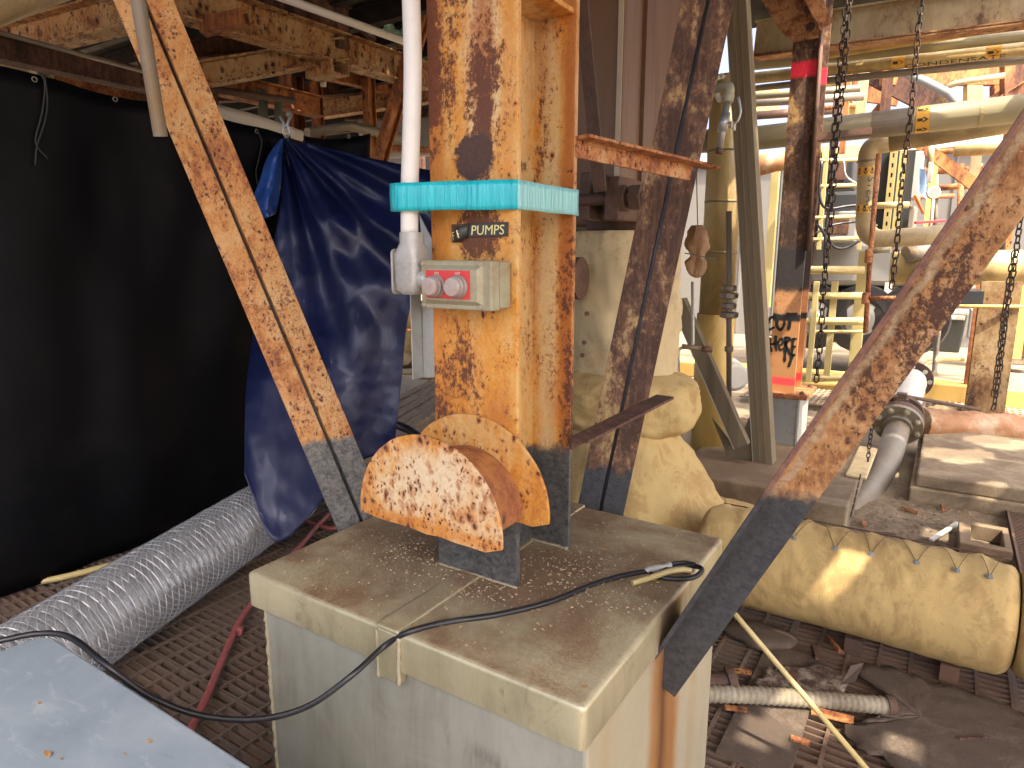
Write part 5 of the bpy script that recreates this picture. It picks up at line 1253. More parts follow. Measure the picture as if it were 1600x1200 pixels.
# chain slung under the descending pipe
t = thing('sling_chain', 'thin chain looped round the descending grey pipe', 'chain', atd(1310, 826, 3.9))
mb = MB(); ll = .04; hl = ll/2; rw = ll*.27; pts = []
for k in range(8): q = PI*k/7; pts.append(Vector((math.cos(q)*rw, 0, hl-rw+math.sin(q)*rw)))
for k in range(8): q = PI+PI*k/7; pts.append(Vector((math.cos(q)*rw, 0, -hl+rw+math.sin(q)*rw)))
mb.tube(pts, ll*.085, 5, closed=True)
me = bpy.data.meshes.new('link'); me.from_pydata(mb.v, [], mb.f); me.polygons.foreach_set('use_smooth', [True]*len(mb.f)); me.materials.append(M['chain'])
sp = catmull([atd(1282, 745, 3.75), atd(1285, 790, 3.7), atd(1296, 820, 3.65), atd(1315, 826, 3.62), atd(1328, 808, 3.68), atd(1337, 775, 3.75), atd(1345, 740, 3.85)], 6)
acc = 0
for k, (a, b) in enumerate(zip(sp, sp[1:])):
    acc += (b-a).length
    if acc < ll*.75 and k: continue
    acc = 0; o = bpy.data.objects.new('link', me); COL.objects.link(o); o.parent = t; o.location = a-WL[t.as_pointer()]
    q_ = (b-a).to_track_quat('Z', 'Y').to_euler(); o.rotation_euler = q_; o.rotation_euler.rotate_axis('Z', PI/2*(k % 2))

# ================================================================ FLANGED PIPE AND VALVE
fv = thing('flanged_valve', 'grey bolted flange valve on the pipe dropping into the dirt', 'valve', atd(1400, 690, 4.9))
pj = [atd(1258, 862, 3.72), atd(1300, 822, 3.85), atd(1348, 778, 4.15), atd(1384, 724, 4.5), atd(1402, 672, 4.85)]
pcat = catmull(pj, 8)
MB().tube(pcat, .085, 22).build('descending_pipe', M['steelpipe'], fv)
fc = atd(1403, 664, 4.9); fa = (pcat[-1]-pcat[-4]).normalized()
MB().lathe(fc, fa, [(.10, -.05), (.10, -.012), (.168, -.012), (.168, .028), (.165, .03), (.12, .03)], 32).build('flange', M['steelpipe'], fv, bevel=.003)
MB().lathe(fc+fa*.036, fa, [(.13, 0), (.165, .002), (.165, .05), (.12, .055), (.12, .13), (.15, .135), (.15, .17), (.12, .175)], 32).build('flange', M['iron'], fv, bevel=.003)
e1 = fa.cross(Vector((0, 0, 1))).normalized(); e2 = e1.cross(fa)
for k in range(8):
    q = 2*PI*(k+.5)/8; b = MB(); hexbolt(b, fc+(e1*math.cos(q)+e2*math.sin(q))*.138-fa*.012, -fa, .0185, nut=True); b.build('bolt', M['boxgreen'], fv)
MB().box(fc+Vector((-.05, .05, .12)), fc+Vector((.05, .2, .19))).build('bonnet', M['iron'], fv, bevel=.006)
tv = fc + Vector((0, .1, .20))
MB().box(tv+Vector((-.035, -.04, -.03)), tv+Vector((.035, .04, .03))).build('stem_block', M['iron'], fv, bevel=.004)
MB().tube([atd(1300, 628, 4.8), tv+Vector((0, 0, .01)), atd(1530, 640, 5.1)], .014, 8).build('lever_bar', M['iron'], fv)
wr = thing('wrapped_pipe', 'white wrapped pipe stub with brown blind flange behind the valve', 'pipe', atd(1412, 610, 5.6))
pa, pb = fc + fa*.17, atd(1424, 596, 5.9); rr_ = []; ps = []
for k in range(25): t_ = k/24; ps.append(pa.lerp(pb, t_)); rr_.append(.115+.012*math.sin(k*2.1)*.5 + .006*math.sin(k*.9))
MB().tube(ps, rr_, 20).build('wrapping', M['whitewrap'], wr)
fa2 = (pb-pa).normalized()
MB().lathe(pb+fa2*.06, fa2, [(.08, -.02), (.17, -.02), (.17, .02), (.08, .02)], 28).build('blind_flange', M['iron'], wr)
for k in range(8):
    q = 2*PI*k/8; MB().lathe(pb+fa2*.036+(e1*math.cos(q)+e2*math.sin(q))*.14, -fa2, [(.02, 0), (.02, .012)], 8).build('bolt', M['galvl'], wr)
bw = thing('brown_lagged_pipe', 'horizontal pipe in torn brown and white lagging behind the flange valve', 'pipe', atd(1510, 690, 5.4))
a, b = atd(1436, 662, 5.1), atd(1660, 676, 5.35); N = 28; rings = []
for i in range(90):
    t_ = i/89; c = a.lerp(b, t_); d = (b-a).normalized(); u_ = d.cross(Vector((0, 0, 1))).normalized(); v_ = u_.cross(d)
    rings.append([c + (u_*math.cos(2*PI*k/N)+v_*math.sin(2*PI*k/N))*(.115*(1+.16*fbm((t_*6, math.cos(2*PI*k/N), math.sin(2*PI*k/N)), 1.6, 4)+.08*abs(math.sin(t_*14+math.cos(2*PI*k/N)*2)))) for k in range(N)])
MB().loft(rings).build('torn_jacket', M['brownwrap'], bw)
for px in (1475, 1585): MB().box(atd(px-5, 735, 5.2), atd(px+5, 700, 5.3)).build('pipe_foot', M['iron'], bw)
# cloth pad lying at the right edge
pd = atd(1592, 716, 4.9)
tag(MB().grid([[pd+Vector((-.22+.05*i, -.16+.045*j, .03+.05*math.sin(i*.5)+.03*math.sin(j*.8+i*.3)-.012*j)) for j in range(10)] for i in range(12)]).build('lagging_pad', M['cloth'], thick=.03), 'yellowish lagging pad slumped on the concrete at the right edge', 'pad')
tag(MB().box(atz(1320, 745, .17), atz(1372, 700, .19)).build('lagging_scrap', M['clothpale'], bevel=.01), 'pale insulation scrap behind the thin short chain', 'scrap')
# steel frame on the dirt and red grating strip
fr = thing('grate_surround', 'small rusty rectangular steel frame lying on the dirt at right', 'frame', (.29, 4.2, 0))
fx0, fx1, fy0, fy1 = .185, .41, 3.99, 4.36
for a, b in (((fx0, fy0), (fx1, fy0+.06)), ((fx0, fy1-.05), (fx1, fy1)), ((fx0, fy0+.061), (fx0+.055, fy1-.051)), ((fx1-.03, fy0+.061), (fx1, fy1-.051))):
    MB().box((*a, .004), (*b, .085)).build('frame_bar', M['concrete'], fr, bevel=.004)
gs = MB()
for k in range(80):
    y = 3.7+k*.024; gs.box((.43, y, .03), (1.3, y+.008, .055))
for x in (.43, .62, .81, 1.0): gs.box((x, 3.69, .022), (x+.012, 5.63, .058))
o = gs.build('red_grating', M['gratingr'], kind='stuff'); o['label'] = 'rust red grating strip lying at the right edge'
tag(MB().sweep([(-.012, 0), (.012, 0), (.012, .01), (-.012, .01)], atz(1455, 845, .03), atz(1497, 818, .03)).build('batten', M['lightplastic']), 'thin pale batten lying on the dirt beside the steel frame', 'batten')

# ================================================================ RIGHT BACKGROUND PIPEWORK
def xr(px, py, d): return atd(px, py, d)
ibeam('big cream beam with peeling paint across the top right', (1180, 62, 6.3), (1700, -8, 4.9), .28, .12, 'peel')
tag(MB().sweep(iprof(.17, .03, .01, .1), atd(1180, 90, 6.3), atd(1700, 26, 4.9)).build('flaking_flange', M['flake']), 'orange flaking flange plate under the big peeling beam', 'plate')
pipe('thin yellow pipe just under the peeling beam', [(1290, 86, 6.2), (1700, 22, 5.2)], .032, 'yellowpaint')
pipe('grey pipe high on the right, uppermost of the parallel run', [(1160, 100, 6.9), (1700, 48, 5.4)], .066, 'olivepipe')
op = pipe('ochre pipe with small arrow stickers below the upper grey pipe', [(1160, 124, 6.8), (1700, 66, 5.3)], .052, 'yellowpipe')
pipe('dark thin pipe lowest of the high parallel run', [(1160, 140, 6.9), (1340, 121, 6.2), (1700, 84, 5.4)], .030, 'steelpipe')
pipe('dark cable slung under the peeling beam', [(1375, 66, 6), (1405, 68, 5.9), (1440, 60, 5.8), (1475, 52, 5.6)], .014, 'rubber', 'cable', 'cable')
mainp = pipe('large olive grey pipe with three arrow sticker crossing the right side', [(1080, 222, 6.6), (1180, 216, 6.4), (1700, 158, 5.2)], .105, 'olivepipe', seg=24)
p2 = pipe('cream jacketed pipe directly below the large olive pipe', [(1390, 222, 6.2), (1700, 172, 5.45)], .085, 'creampipe', seg=22)
tag(MB().sweep(lprof(.07, .06, .008), atd(1276, 222, 5.0), atd(1362, 213, 4.85)).build('angle_iron', M['iron']), 'short dark angle iron in front of the large olive pipe', 'bracket')
st = thing('steam_pipe', 'cream jacketed pipe dropping with elbows and black STEAM lettering', 'pipe', atd(1352, 380, 6.2))
spts = fillet([atd(1392, 222, 6.2), atd(1357, 229, 6.25), atd(1351, 376, 6.25), atd(1475, 366, 5.95)], .17, 8)
MB().tube(spts, .083, 24).build('jacket', M['creampipe'], st)
for k in (.25,): pass
sa_, sb__ = atd(1356, 262, 6.25), atd(1352, 345, 6.25)
for py in (250, 352): MB().cyl(atd(1355, py, 6.25), atd(1355, py+3, 6.25), .0855, 22).build('band', M['olivepipe'], st)
def wrap(p0, p1, r, polys, mt, par, name, toward=C0):
    # bend flat shapes (s along p0->p1 in metres, t sideways in metres) round a pipe of radius r, centred on the side facing the yard path
    p0 = Vector(p0); p1 = Vector(p1); d = (p1-p0).normalized(); n = (Vector(toward)-p0); n = (n - d*n.dot(d)).normalized(); s_ = d.cross(n)
    mb = MB()
    for poly in polys:
        mb.add([p0 + d*a + (n*math.cos(b/r)+s_*math.sin(b/r))*r for a, b in poly[0]], poly[1])
    return mb.build(name, M[mt], par)
def arrow(L_, W_, s0, t0):   # arrow along +s
    pts = [(0, -W_*.22), (L_*.5, -W_*.22), (L_*.5, -W_*.5), (L_, 0), (L_*.5, W_*.5), (L_*.5, W_*.22), (0, W_*.22)]
    return ([(a+s0, b+t0) for a, b in pts], [(0, 1, 5, 6), (2, 3, 4)])
def rect(s0, s1, t0, t1, n=6):
    pts = [(s, t0+(t1-t0)*k/n) for k in range(n+1) for s in (s0, s1)]; return (pts, [(2*k, 2*k+1, 2*k+3, 2*k+2) for k in range(n)])
def axispt(o_pts, px):       # point on a pipe run under photo column px
    a, b = o_pts; best = None
    for k in range(2001):
        p = a.lerp(b, k/2000); v = p-C0; r_ = v.x*math.cos(YAW)+v.y*math.sin(YAW); f = fwd(v); zc = f*math.cos(TH)-v.z*math.sin(TH)
        if 800+F*r_/zc >= px: return p
    return b
ma, mbb_ = atd(1180, 216, 6.4), atd(1700, 158, 5.2)
p = axispt((ma, mbb_), 1431); dd = (mbb_-ma).normalized()
wrap(p, p+dd, .1075, [rect(0, .095, -.13, .13, 12)], 'sticker', mainp, 'arrow_sticker')
[wrap(p, p+dd, .1090, [arrow(.078, .05, .01, t)], 'labelblack', mainp, 'arrow') for t in (-.085, 0, .085)]
p = axispt((ma, mbb_), 1362); wrap(p, p+dd, .107, [rect(0, .30, -.16, .16, 12)], 'steelpipe', mainp, 'dark_band')
p = axispt((ma, mbb_), 1530); wrap(p, p+dd, .107, [rect(0, .022, -.33, .33, 20)], 'creampipe', mainp, 'joint_band')
oa, ob = atd(1160, 124, 6.8), atd(1700, 66, 5.3); dd = (ob-oa).normalized()
for px in (1394, 1541):
    p = axispt((oa, ob), px); wrap(p, p+dd, .054, [rect(0, .10, -.06, .05)], 'sticker', op, 'arrow_sticker'); wrap(p, p+dd, .0555, [arrow(.075, .05, .012, 0)], 'labelblack', op, 'arrow')
p = axispt((oa, ob), 1408)
vs_, fs = text_polys('CONDENSATE', .085, 0); n0 = (C0-p); n0 = (n0-dd*n0.dot(dd)).normalized(); s0 = dd.cross(n0)
sgn = 1 if s0.z > 0 else -1
MB().add([p + dd*(v.x*1.25+.03) + (n0*math.cos((v.y*.6-.055)/.054) + s0*sgn*math.sin((v.y*.6-.055)/.054))*.0555 for v in vs_], fs).build('lettering', M['labelblack'], op)
# STEAM lettering and arrows on the vertical run
a_, b_ = atd(1355, 262, 6.25), atd(1355, 262, 6.25)-Vector((0, 0, 1)); dn = Vector((0, 0, -1))
wrap(a_, b_, .0845, [rect(0, .075, -.075, .095, 10)], 'sticker', st, 'arrow_sticker'); [wrap(a_, b_, .0860, [arrow(.06, .042, .008, t)], 'labelblack', st, 'arrow') for t in (-.045, .01, .065)]
a2 = atd(1353, 320, 6.25); wrap(a2, a2+dn, .0845, [rect(0, .075, -.075, .095, 10)], 'sticker', st, 'arrow_sticker'); [wrap(a2, a2+dn, .0860, [arrow(.06, .042, .008, t)], 'labelblack', st, 'arrow') for t in (-.045, .01, .065)]
vs_, fs = text_polys('STEAM', .085, 0); n0 = C0-a_; n0.z = 0; n0.normalize(); s0 = Vector((0, 0, 1)).cross(n0)   # s0: to the right seen from the path
Lt = max(v.x for v in vs_); off = .045
MB().add([Vector((a_.x, a_.y, a_.z-.085-v.x*.30/Lt)) + (n0*math.cos((v.y+off-.03)/.0845) + s0*math.sin((v.y+off-.03)/.0845))*.0855 for v in vs_], fs).build('lettering', M['labelblack'], st)
tp2 = thing('brown_pipework', 'thin brown pipe with a tee running down beside the steam pipe', 'pipe', atd(1358, 470, 5.9))
MB().tube([atd(1373, 240, 5.9), atd(1360, 395, 5.9), atd(1352, 520, 5.9)], .021, 10).build('pipe', M['bracket'], tp2)
MB().lathe(atd(1358, 400, 5.9), (0, 0, 1), [(.03, -.06), (.034, -.05), (.034, .05), (.03, .06)], 12).build('tee', M['bracket'], tp2)
MB().tube([atd(1352, 466, 5.9), atd(1420, 466, 5.7)], .021, 10).build('pipe', M['bracket'], tp2)
MB().lathe(atd(1353, 466, 5.9), (0, 0, 1), [(.03, -.05), (.034, -.04), (.034, .04), (.03, .05)], 12).build('tee', M['bracket'], tp2)
MB().tube([atd(1360, 392, 5.9), atd(1392, 390, 5.8)], .026, 10).build('pipe', M['boxgreen'], tp2)
# perforated struts
for (xa, ya, xb, yb_), lb_ in (((1397, 235, 1382, 372), 'cream perforated channel strut left of the pair behind the second chain'), ((1412, 235, 1399, 372), 'cream perforated channel strut right of the pair behind the second chain')):
    a, b = atd(xa, ya, 6.6), atd(xa-9, yb_, 6.6); b = Vector((a.x, a.y, b.z))
    t = thing('perforated_strut', lb_, 'strut', b, 'perforated struts'); wd = .05; nh = 9; mb = MB(); H_ = a.z-b.z
    for k in range(nh):
        z0 = b.z+H_*k/nh; z1 = b.z+H_*(k+1)/nh; hh = (z1-z0)*.22; zm = (z0+z1)/2
        mb.box((a.x-wd/2, a.y, z0), (a.x+wd/2, a.y+.006, zm-hh)); mb.box((a.x-wd/2, a.y, zm+hh), (a.x+wd/2, a.y+.006, z1))
        mb.box((a.x-wd/2, a.y, zm-hh), (a.x-wd*.16, a.y+.006, zm+hh)); mb.box((a.x+wd*.16, a.y, zm-hh), (a.x+wd/2, a.y+.006, zm+hh))
    mb.build('slotted_face', M['creamrail'], t, weld=True)
    MB().box((a.x+wd/2, a.y, b.z), (a.x+wd/2+.005, a.y+.05, a.z)).build('side', M['creamrail'], t); MB().box((a.x-wd/2-.005, a.y, b.z), (a.x-wd/2, a.y+.05, a.z)).build('side', M['creamrail'], t)
    MB().box((a.x-.1, a.y+.051, b.z), (a.x+.1, a.y+.056, a.z)).build('back', M['darkbody'], t)
pipe('cream horizontal rail tying the steam pipe to the perforated struts', [(1345, 322, 6.5), (1420, 320, 6.4)], .03, 'creamrail')
a, b = atd(1385, 240, 7.2), atd(1436, 312, 7.2)
tag(MB().box((a.x, a.y, b.z), (b.x, b.y+.2, a.z)).build('cabinet', M['castgrey'], bevel=.01), 'grey equipment cabinet behind the perforated struts', 'cabinet')
gg = thing('pressure_gauge', 'round pressure gauge with a cream stem behind the right brace', 'gauge', atd(1459, 345, 6.6))
c = atd(1459, 301, 6.6); ax = Vector((.3, -1, .1))
MB().lathe(c, ax, [(.05, -.03), (.058, -.03), (.058, .012), (.052, .014)], 24).build('case', M['galvl'], gg)
MB().lathe(c, ax, [(.048, .012), (.047, .0145)], 24).build('dial', M['shadegrey'], gg)
MB().tube([c, atd(1455, 345, 6.6), atd(1448, 372, 6.6)], .016, 8).build('stem', M['boxgreen'], gg)
MB().box(atd(1447, 285, 6.7), atd(1459, 255, 6.75)).build('block', M['castgrey'], gg, bevel=.005)
pipe('cream conduit above the gauge', [(1455, 220, 6.75), (1453, 262, 6.75)], .03, 'creampipe')
tag(MB().poly([atd(1437, 262, 6.8), atd(1447, 266, 6.8), atd(1448, 312, 6.8), atd(1436, 300, 6.8)], (0, .01, 0)).build('plastic_bag', M['blueplastic']), 'blue plastic film scrap left of the gauge', 'bag')
tag(MB().sweep([(-.02, -.006), (.02, -.006), (.02, .006), (-.02, .006)], atd(1429, 305, 6.5), atd(1443, 334, 6.5)).build('orange_tool', M['orangeplastic'], bevel=.003), 'orange tool handle below the blue film', 'handle')
tag(MB().sweep([(-.02, -.012), (.02, -.012), (.02, .012), (-.02, .012)], atd(1430, 348, 6.4), atd(1476, 345, 6.4)).build('red_bar', M['redpaint'], bevel=.004), 'red bar lying along the pipe under the gauge', 'bar')
pipe('big yellow jacketed pipe low behind the right brace', [(1392, 418, 7.1), (1700, 418, 6.4)], .17, 'yellowpipe', seg=28)
pipe('grey rounded pipe end just left of the big yellow pipe', [(1415, 398, 6.9), (1450, 392, 6.9)], .09, 'steelpipe')
tag(MB().box(atd(1478, 476, 6.4), atd(1536, 452, 6.6)).build('channel_beam', M['darkbody'], bevel=.004), 'dark channel under the big yellow pipe', 'beam')
pipe('thin pale rail below the dark channel', [(1440, 478, 6.3), (1700, 480, 6.0)], .016, 'yellowpaint')
rc = post('rusty column at the right edge with pale upper paint', 1514, 1560, 440, 642, 6.3, .22, 'rightcol', 'rusty_column')
post('orange and grey striped post left of the right hand rusty column', 1506, 1519, 440, 612, 7.2, .06, 'orange', 'orange_post', 'B')
# diagonal members against the sky
for (a, b, w_, mt, lb_) in (((1335, 100, 9.5), (1490, 178, 8.5), .26, 'beamdark', 'dark diagonal beam below the high pipe run'), ((1440, 228, 8), (1540, 302, 7.2), .12, 'orange', 'orange diagonal strut running down behind the right brace')):
    tag(MB().sweep(iprof(w_, .12, .02, .02), atd(*a), atd(*b), (0, -1, 0)).build('diagonal_strut', M[mt]), lb_, 'strut')
pipe('curved grey hose below the high pipe run', [(1395, 106, 7.6), (1450, 130, 7.4), (1485, 148, 7.2), (1502, 172, 7.1)], .045, 'shadegrey', 'curved_hose', 'hose')
pipe('curved cream pipe over the bright opening', [(1470, 158, 8.4), (1480, 134, 8.3), (1505, 128, 8.2), (1570, 118, 8.0)], .032, 'creampipe', bend=.1)
post('cream curved hanger behind the two chains', 1338, 1350, 110, 180, 7.6, .05, 'creampipe', kind='B')
a, b = atd(1440, 95, 9.2), atd(1700, 172, 8.8)
wl = thing('ochre_duct', 'ochre stained steel duct with window openings at the top right', 'duct', atd(1540, 180, 9))
def plate(px0, py0, px1, py1, d, name, mt, par): return MB().poly([atd(px0, py0, d), atd(px1, py0, d), atd(px1, py1, d), atd(px0, py1, d)], (-.05, .08, 0)).build(name, M[mt], par)
plate(1380, 70, 1720, 132, 9.0, 'panel', 'orange', wl); plate(1570, 96, 1720, 185, 8.6, 'side_panel', 'oranged', wl); plate(1512, 133, 1536, 178, 9.0, 'mullion', 'yellowpaint', wl); plate(1554, 133, 1570, 178, 9.0, 'mullion', 'orange', wl)
tag(MB().poly([atd(1290, 120, 9.6), atd(1420, 112, 9.6), atd(1400, 165, 9.6), atd(1290, 150, 9.6)], (0, .1, 0)).build('steel_sheet', M['orange']), 'ochre plate behind the chains below the high pipes', 'panel')
tag(MB().poly([atd(1160, 140, 9.2), atd(1215, 135, 9.2), atd(1215, 172, 9.2), atd(1160, 176, 9.2)], (0, .1, 0)).build('steel_sheet', M['yellowpaint']), 'ochre panel between the tall post and graffiti column', 'panel')
tag(MB().poly([atd(1285, 228, 8.4), atd(1345, 226, 8.4), atd(1345, 252, 8.4), atd(1285, 255, 8.4)], (0, .1, 0)).build('steel_sheet', M['yellowpaint']), 'ochre beam panel behind the olive pipe left of the steam elbow', 'panel')
tag(MB().sweep(iprof(.3, .14, .02, .02), atd(1170, 20, 8.5), atd(1300, 26, 8)).build('steel_beam', M['beamdark']), 'dark beam between the tall post and graffiti column at the top', 'beam')
post('cream post standing between tall post and graffiti column', 1192, 1202, 250, 480, 8.5, .08, 'creamrail', kind='B')
pipe('brown lagged pipe sagging behind the graffiti column', [(1175, 262, 8.2), (1210, 252, 8.2), (1230, 250, 8.2)], .12, 'brownwrap')
# pale yellow guard rails / ladder
gr = thing('guard_rail', 'pale yellow guard rail frame behind the longest chain', 'rail', atd(1300, 570, 8))
for py, r in ((422, .045), (462, .04), (502, .045), (518, .02), (590, .03)):
    a, b = atd(1245, py, 7.8), atd(1350, py, 7.6); MB().tube([a, b], r, 8).build('rail', M['creamrail'], gr)
for px, wd in ((1331, .06), (1290, .035), (1262, .03)):
    a = atd(px, 600, 7.7); zt_ = atd(px, 392 if px > 1300 else 440, 7.7).z
    MB().box((a.x-wd, a.y, a.z), (a.x+wd, a.y+.05, zt_)).build('upright', M['creamrail'], gr, bevel=.004)
for px in (1380, 1392):
    a = atd(px, 520, 8.4); zt_ = atd(px, 385, 8.4).z; tag(MB().box((a.x-.04, a.y, a.z), (a.x+.04, a.y+.05, zt_)).build('pale_post', M['lightplastic'], bevel=.004), 'white slim post behind the thin brown pipe, left of two' if px == 1380 else 'white slim post behind the thin brown pipe, right of two', 'post', 'white slim posts')
fr2 = thing('cable_rack', 'pale yellow window like frame with black cables behind the longest chain', 'frame', atd(1310, 360, 7.4))
for py in (249, 289, 338, 372): MB().tube([atd(1262, py+3, 7.4), atd(1345, py, 7.4)], .022, 8).build('rail', M['creamrail'], fr2)
for px in (1279, 1342):
    a = atd(px, 390, 7.4); MB().box((a.x-.02, a.y-.02, a.z), (a.x+.02, a.y+.02, atd(px, 245, 7.4).z)).build('upright', M['creamrail'], fr2)
def cbl(pts, r, lb_, d=7.0, mt='rubber'): pipe(lb_, [p for p in catmull([atd(a, b, d) for a, b in pts], 5)], r, mt, 'black_cable', 'cable', seg=7, group='black cables by the rail frame')
cbl([(1284, 250), (1280, 300), (1290, 325), (1325, 322), (1345, 320)], .014, 'black cable curving right at mid height of the rail frame')
cbl([(1302, 250), (1297, 310), (1290, 360), (1288, 420)], .016, 'black cable running straight down through the rail frame')
cbl([(1278, 350), (1300, 383), (1320, 388), (1345, 375)], .015, 'lowest black cable looping under the rail frame')
cbl([(1318, 250), (1322, 275), (1340, 288)], .009, 'thin pale cable at the top of the rail frame', 7.0, 'galvl')
cbl([(1272, 366), (1300, 352), (1340, 346)], .012, 'black cable rising to the steam pipe below the rail frame')
# vehicle behind the rails
vh_ = thing('parked_truck', 'grey bodied truck with black lower parts half hidden behind the pale rails', 'truck', atd(1330, 560, 10))
v0 = aty(1230, 470, 9.6); v1 = aty(1462, 470, 9.6)
zr, zm_, zl_ = aty(1330, 375, 9.6).z, aty(1330, 448, 9.6).z, aty(1330, 548, 9.6).z
MB().box((v0.x, 9.6, zm_), (v1.x, 11.2, zr)).build('body', M['shadegrey'], vh_, bevel=.08)
MB().box((v0.x, 9.75, zl_+.12), (v1.x-.1, 11.0, zm_-.001)).build('chassis', M['darkbody'], vh_, bevel=.03)
MB().box((v0.x+.1, 9.62, zr+.002), (v1.x-.6, 11.0, zr+.62)).build('cab', M['darkbody'], vh_, bevel=.06)
for px in (1268, 1345, 1420):
    c = aty(px, 510, 9.6); w_ = MB().lathe((c.x, 9.58, zl_+.42), (0, 1, 0), [(.2, .02), (.26, 0), (.42, .01), (.44, .06), (.44, .26), (.2, .28)], 24).build('wheel', M['rubber'], vh_)
    MB().lathe((c.x, 9.56, zl_+.42), (0, 1, 0), [(.08, 0), (.10, .02), (.24, .04), (.24, .06)], 20).build('hub', M['shadegrey'], w_)
bn = thing('wheelie_bin', 'dark plastic bin with pale lid standing in the yard at right', 'bin', atd(1475, 548, 8.8))
c = atd(1475, 548, 8.8); zt_ = atd(1475, 490, 8.8).z; hw = 24*mpp(8.8)
MB().loft([[Vector((c.x+sx*hw*k, c.y+sy*hw*k, z)) for sx, sy in ((-1, -1), (1, -1), (1, 1), (-1, 1))] for z, k in ((c.z, .82), (zt_, 1.0))], smooth=False).build('body', M['binplastic'], bn, bevel=.02)
MB().box((c.x-hw*1.08, c.y-hw*1.08, zt_+.002), (c.x+hw*1.08, c.y+hw*1.08, zt_+.05)).build('lid', M['lightplastic'], bn, bevel=.015)
MB().box((c.x-hw*.9, c.y-hw*1.2, zt_-.06), (c.x+hw*.9, c.y-hw*1.08, zt_)).build('rim_handle', M['lightplastic'], bn, bevel=.01)
pipe('grey hose hanging before the bin', [(1470, 480, 6.9), (1463, 545, 6.9), (1460, 580, 6.8), (1445, 596, 6.7)], .025, 'steelpipe', 'grey_hose', 'hose')
pipe('cream hose arching over the wrapped pipe stub', [(1432, 586, 7.0), (1448, 568, 7.1), (1475, 561, 7.2), (1505, 562, 7.3)], .022, 'creamrail', 'cream_hose', 'hose')
# yellow kerb, perforated walkway, yard wall
kz = atz(1400, 580, .0).y
kb = MB().box((-40, 8.6, -.029), (40, 8.95, .16)); tag(kb.build('yellow_kerb', M['yellowpaint'], bevel=.01), 'long yellow painted kerb across the yard', 'kerb')
pw = MB()
for i in range(56):
    for j in range(9):
        x = -1.8+i*.055; y = 7.35+j*.10
        pw.box((x, y, .03), (x+.022, y+.10, .045)); pw.box((x+.022, y, .03), (x+.055, y+.045, .045))
o = pw.build('perforated_walkway', M['concretel'], kind='stuff'); o['label'] = 'pale perforated walkway plate before the yellow kerb'
fpl = thing('far_dark_mass', 'added dark mass of rusty platform steel far behind the black curtain', 'platform', (-8, 10, 0))
MB().box((-14, 10, 2.75), (-5.0, 10.2, 5.4)).build('dark_backing', M['darksteel'], fpl)  # dark backing added to keep the view under the beams dark
for k in range(9): MB().box((-13.5+k*1.0, 9.9, 2.6), (-13.4+k*1.0, 9.98, 5.2)).build('stanchion', M['beamdark'], fpl)
MB().box((-14, 9.6, 2.45), (-4.8, 9.9, 2.62)).build('kick_plate', M['beam'], fpl)
for x in (-12, -9.2, -6.6, -5.1): MB().box((x, 10.0, 0), (x+.22, 10.22, 2.74)).build('stilt', M['oranged'], fpl)
bw_ = thing('yard_building', 'light grey clad building beyond the yard', 'building', (0, 15, 0))
MB().box((-6.5, 14, -.03), (9, 15, 3.35)).build('wall', M['greywall'], bw_)
for k in range(22): MB().box((-6.4+k*.7, 13.975, 0), (-6.36+k*.7, 13.999, 3.33)).build('cladding_rib', M['greywall'], bw_)
MB().box((-6.6, 13.9, 3.352), (9.1, 15.1, 3.5)).build('eave', M['lightplastic'], bw_)
# loose rubbish on the sunlit ground
for i, (px, py, r) in enumerate(((1385, 620, .10), (1470, 640, .09), (1500, 618, .06), (1340, 640, .12), (1310, 690, .12))):
    p = atz(px, py, .04); mb = MB().ball(p, r, 14, 8, (1.4, 1, .5)); mb.v = [v+(v-p)*.45*fbm(tuple(v), 8, i) for v in mb.v]
    tag(mb.build('lagging_lump', M[('whitewrap', 'clothpale', 'whitewrap', 'clothpale', 'whitewrap')[i]]), ['white lagging lump on the yard left of the wrapped stub', 'cream lagging lump on the yard beneath the brown pipe', 'small white lagging lump near the orange post', 'cream lagging lump behind the foot of the right brace', 'white lagging lump on the ground under the right brace'][i], 'lump')

# ---------------- more of the pipe rack at the right, layer behind layer
for a, b, r, mt, lb_ in (((1160, 152, 7.6), (1345, 138, 7.0), .035, 'olivepipe', 'slim olive pipe behind the two hoist chains, upper of the short run'),
        ((1160, 162, 7.9), (1350, 150, 7.4), .045, 'steelpipe', 'grey brown pipe behind the two hoist chains, middle of the short run'),
        ((1280, 170, 8.2), (1345, 164, 8.0), .03, 'bracket', 'rusty thin pipe lowest of the short run behind the chains'),
        ((1160, 182, 8.6), (1300, 172, 8.4), .05, 'iron', 'dark pipe crossing behind the graffiti column above the olive pipe'),
        ((1480, 104, 7.8), (1720, 74, 7.0), .05, 'orange', 'rust orange pipe below the dark thin pipe at the top right'),
        ((1270, 240, 8.6), (1345, 236, 8.5), .05, 'yellowpipe', 'yellow pipe end left of the steam elbow'),
        ((1500, 212, 6.5), (1720, 186, 5.9), .035, 'iron', 'dark thin pipe under the cream jacketed pipe behind the right brace'),
        ((1490, 236, 7.6), (1720, 224, 7.0), .06, 'yellowpipe', 'yellow pipe behind the upper end of the right brace'),
        ((1520, 330, 7.8), (1720, 322, 7.3), .07, 'creampipe', 'cream pipe right of the upper right brace'),
        ((1470, 452, 8.4), (1720, 452, 8.0), .05, 'steelpipe', 'grey pipe below the big yellow pipe, further back'),
        ((1245, 602, 7.0), (1340, 600, 6.8), .03, 'yellowpaint', 'low yellow pipe at the foot of the pale rails'),
        ((1400, 432, 8.8), (1500, 430, 8.6), .09, 'olivepipe', 'olive pipe behind the foot of the hoist chain over the arrow pipe')):
    pipe(lb_, [a, b], r, mt)
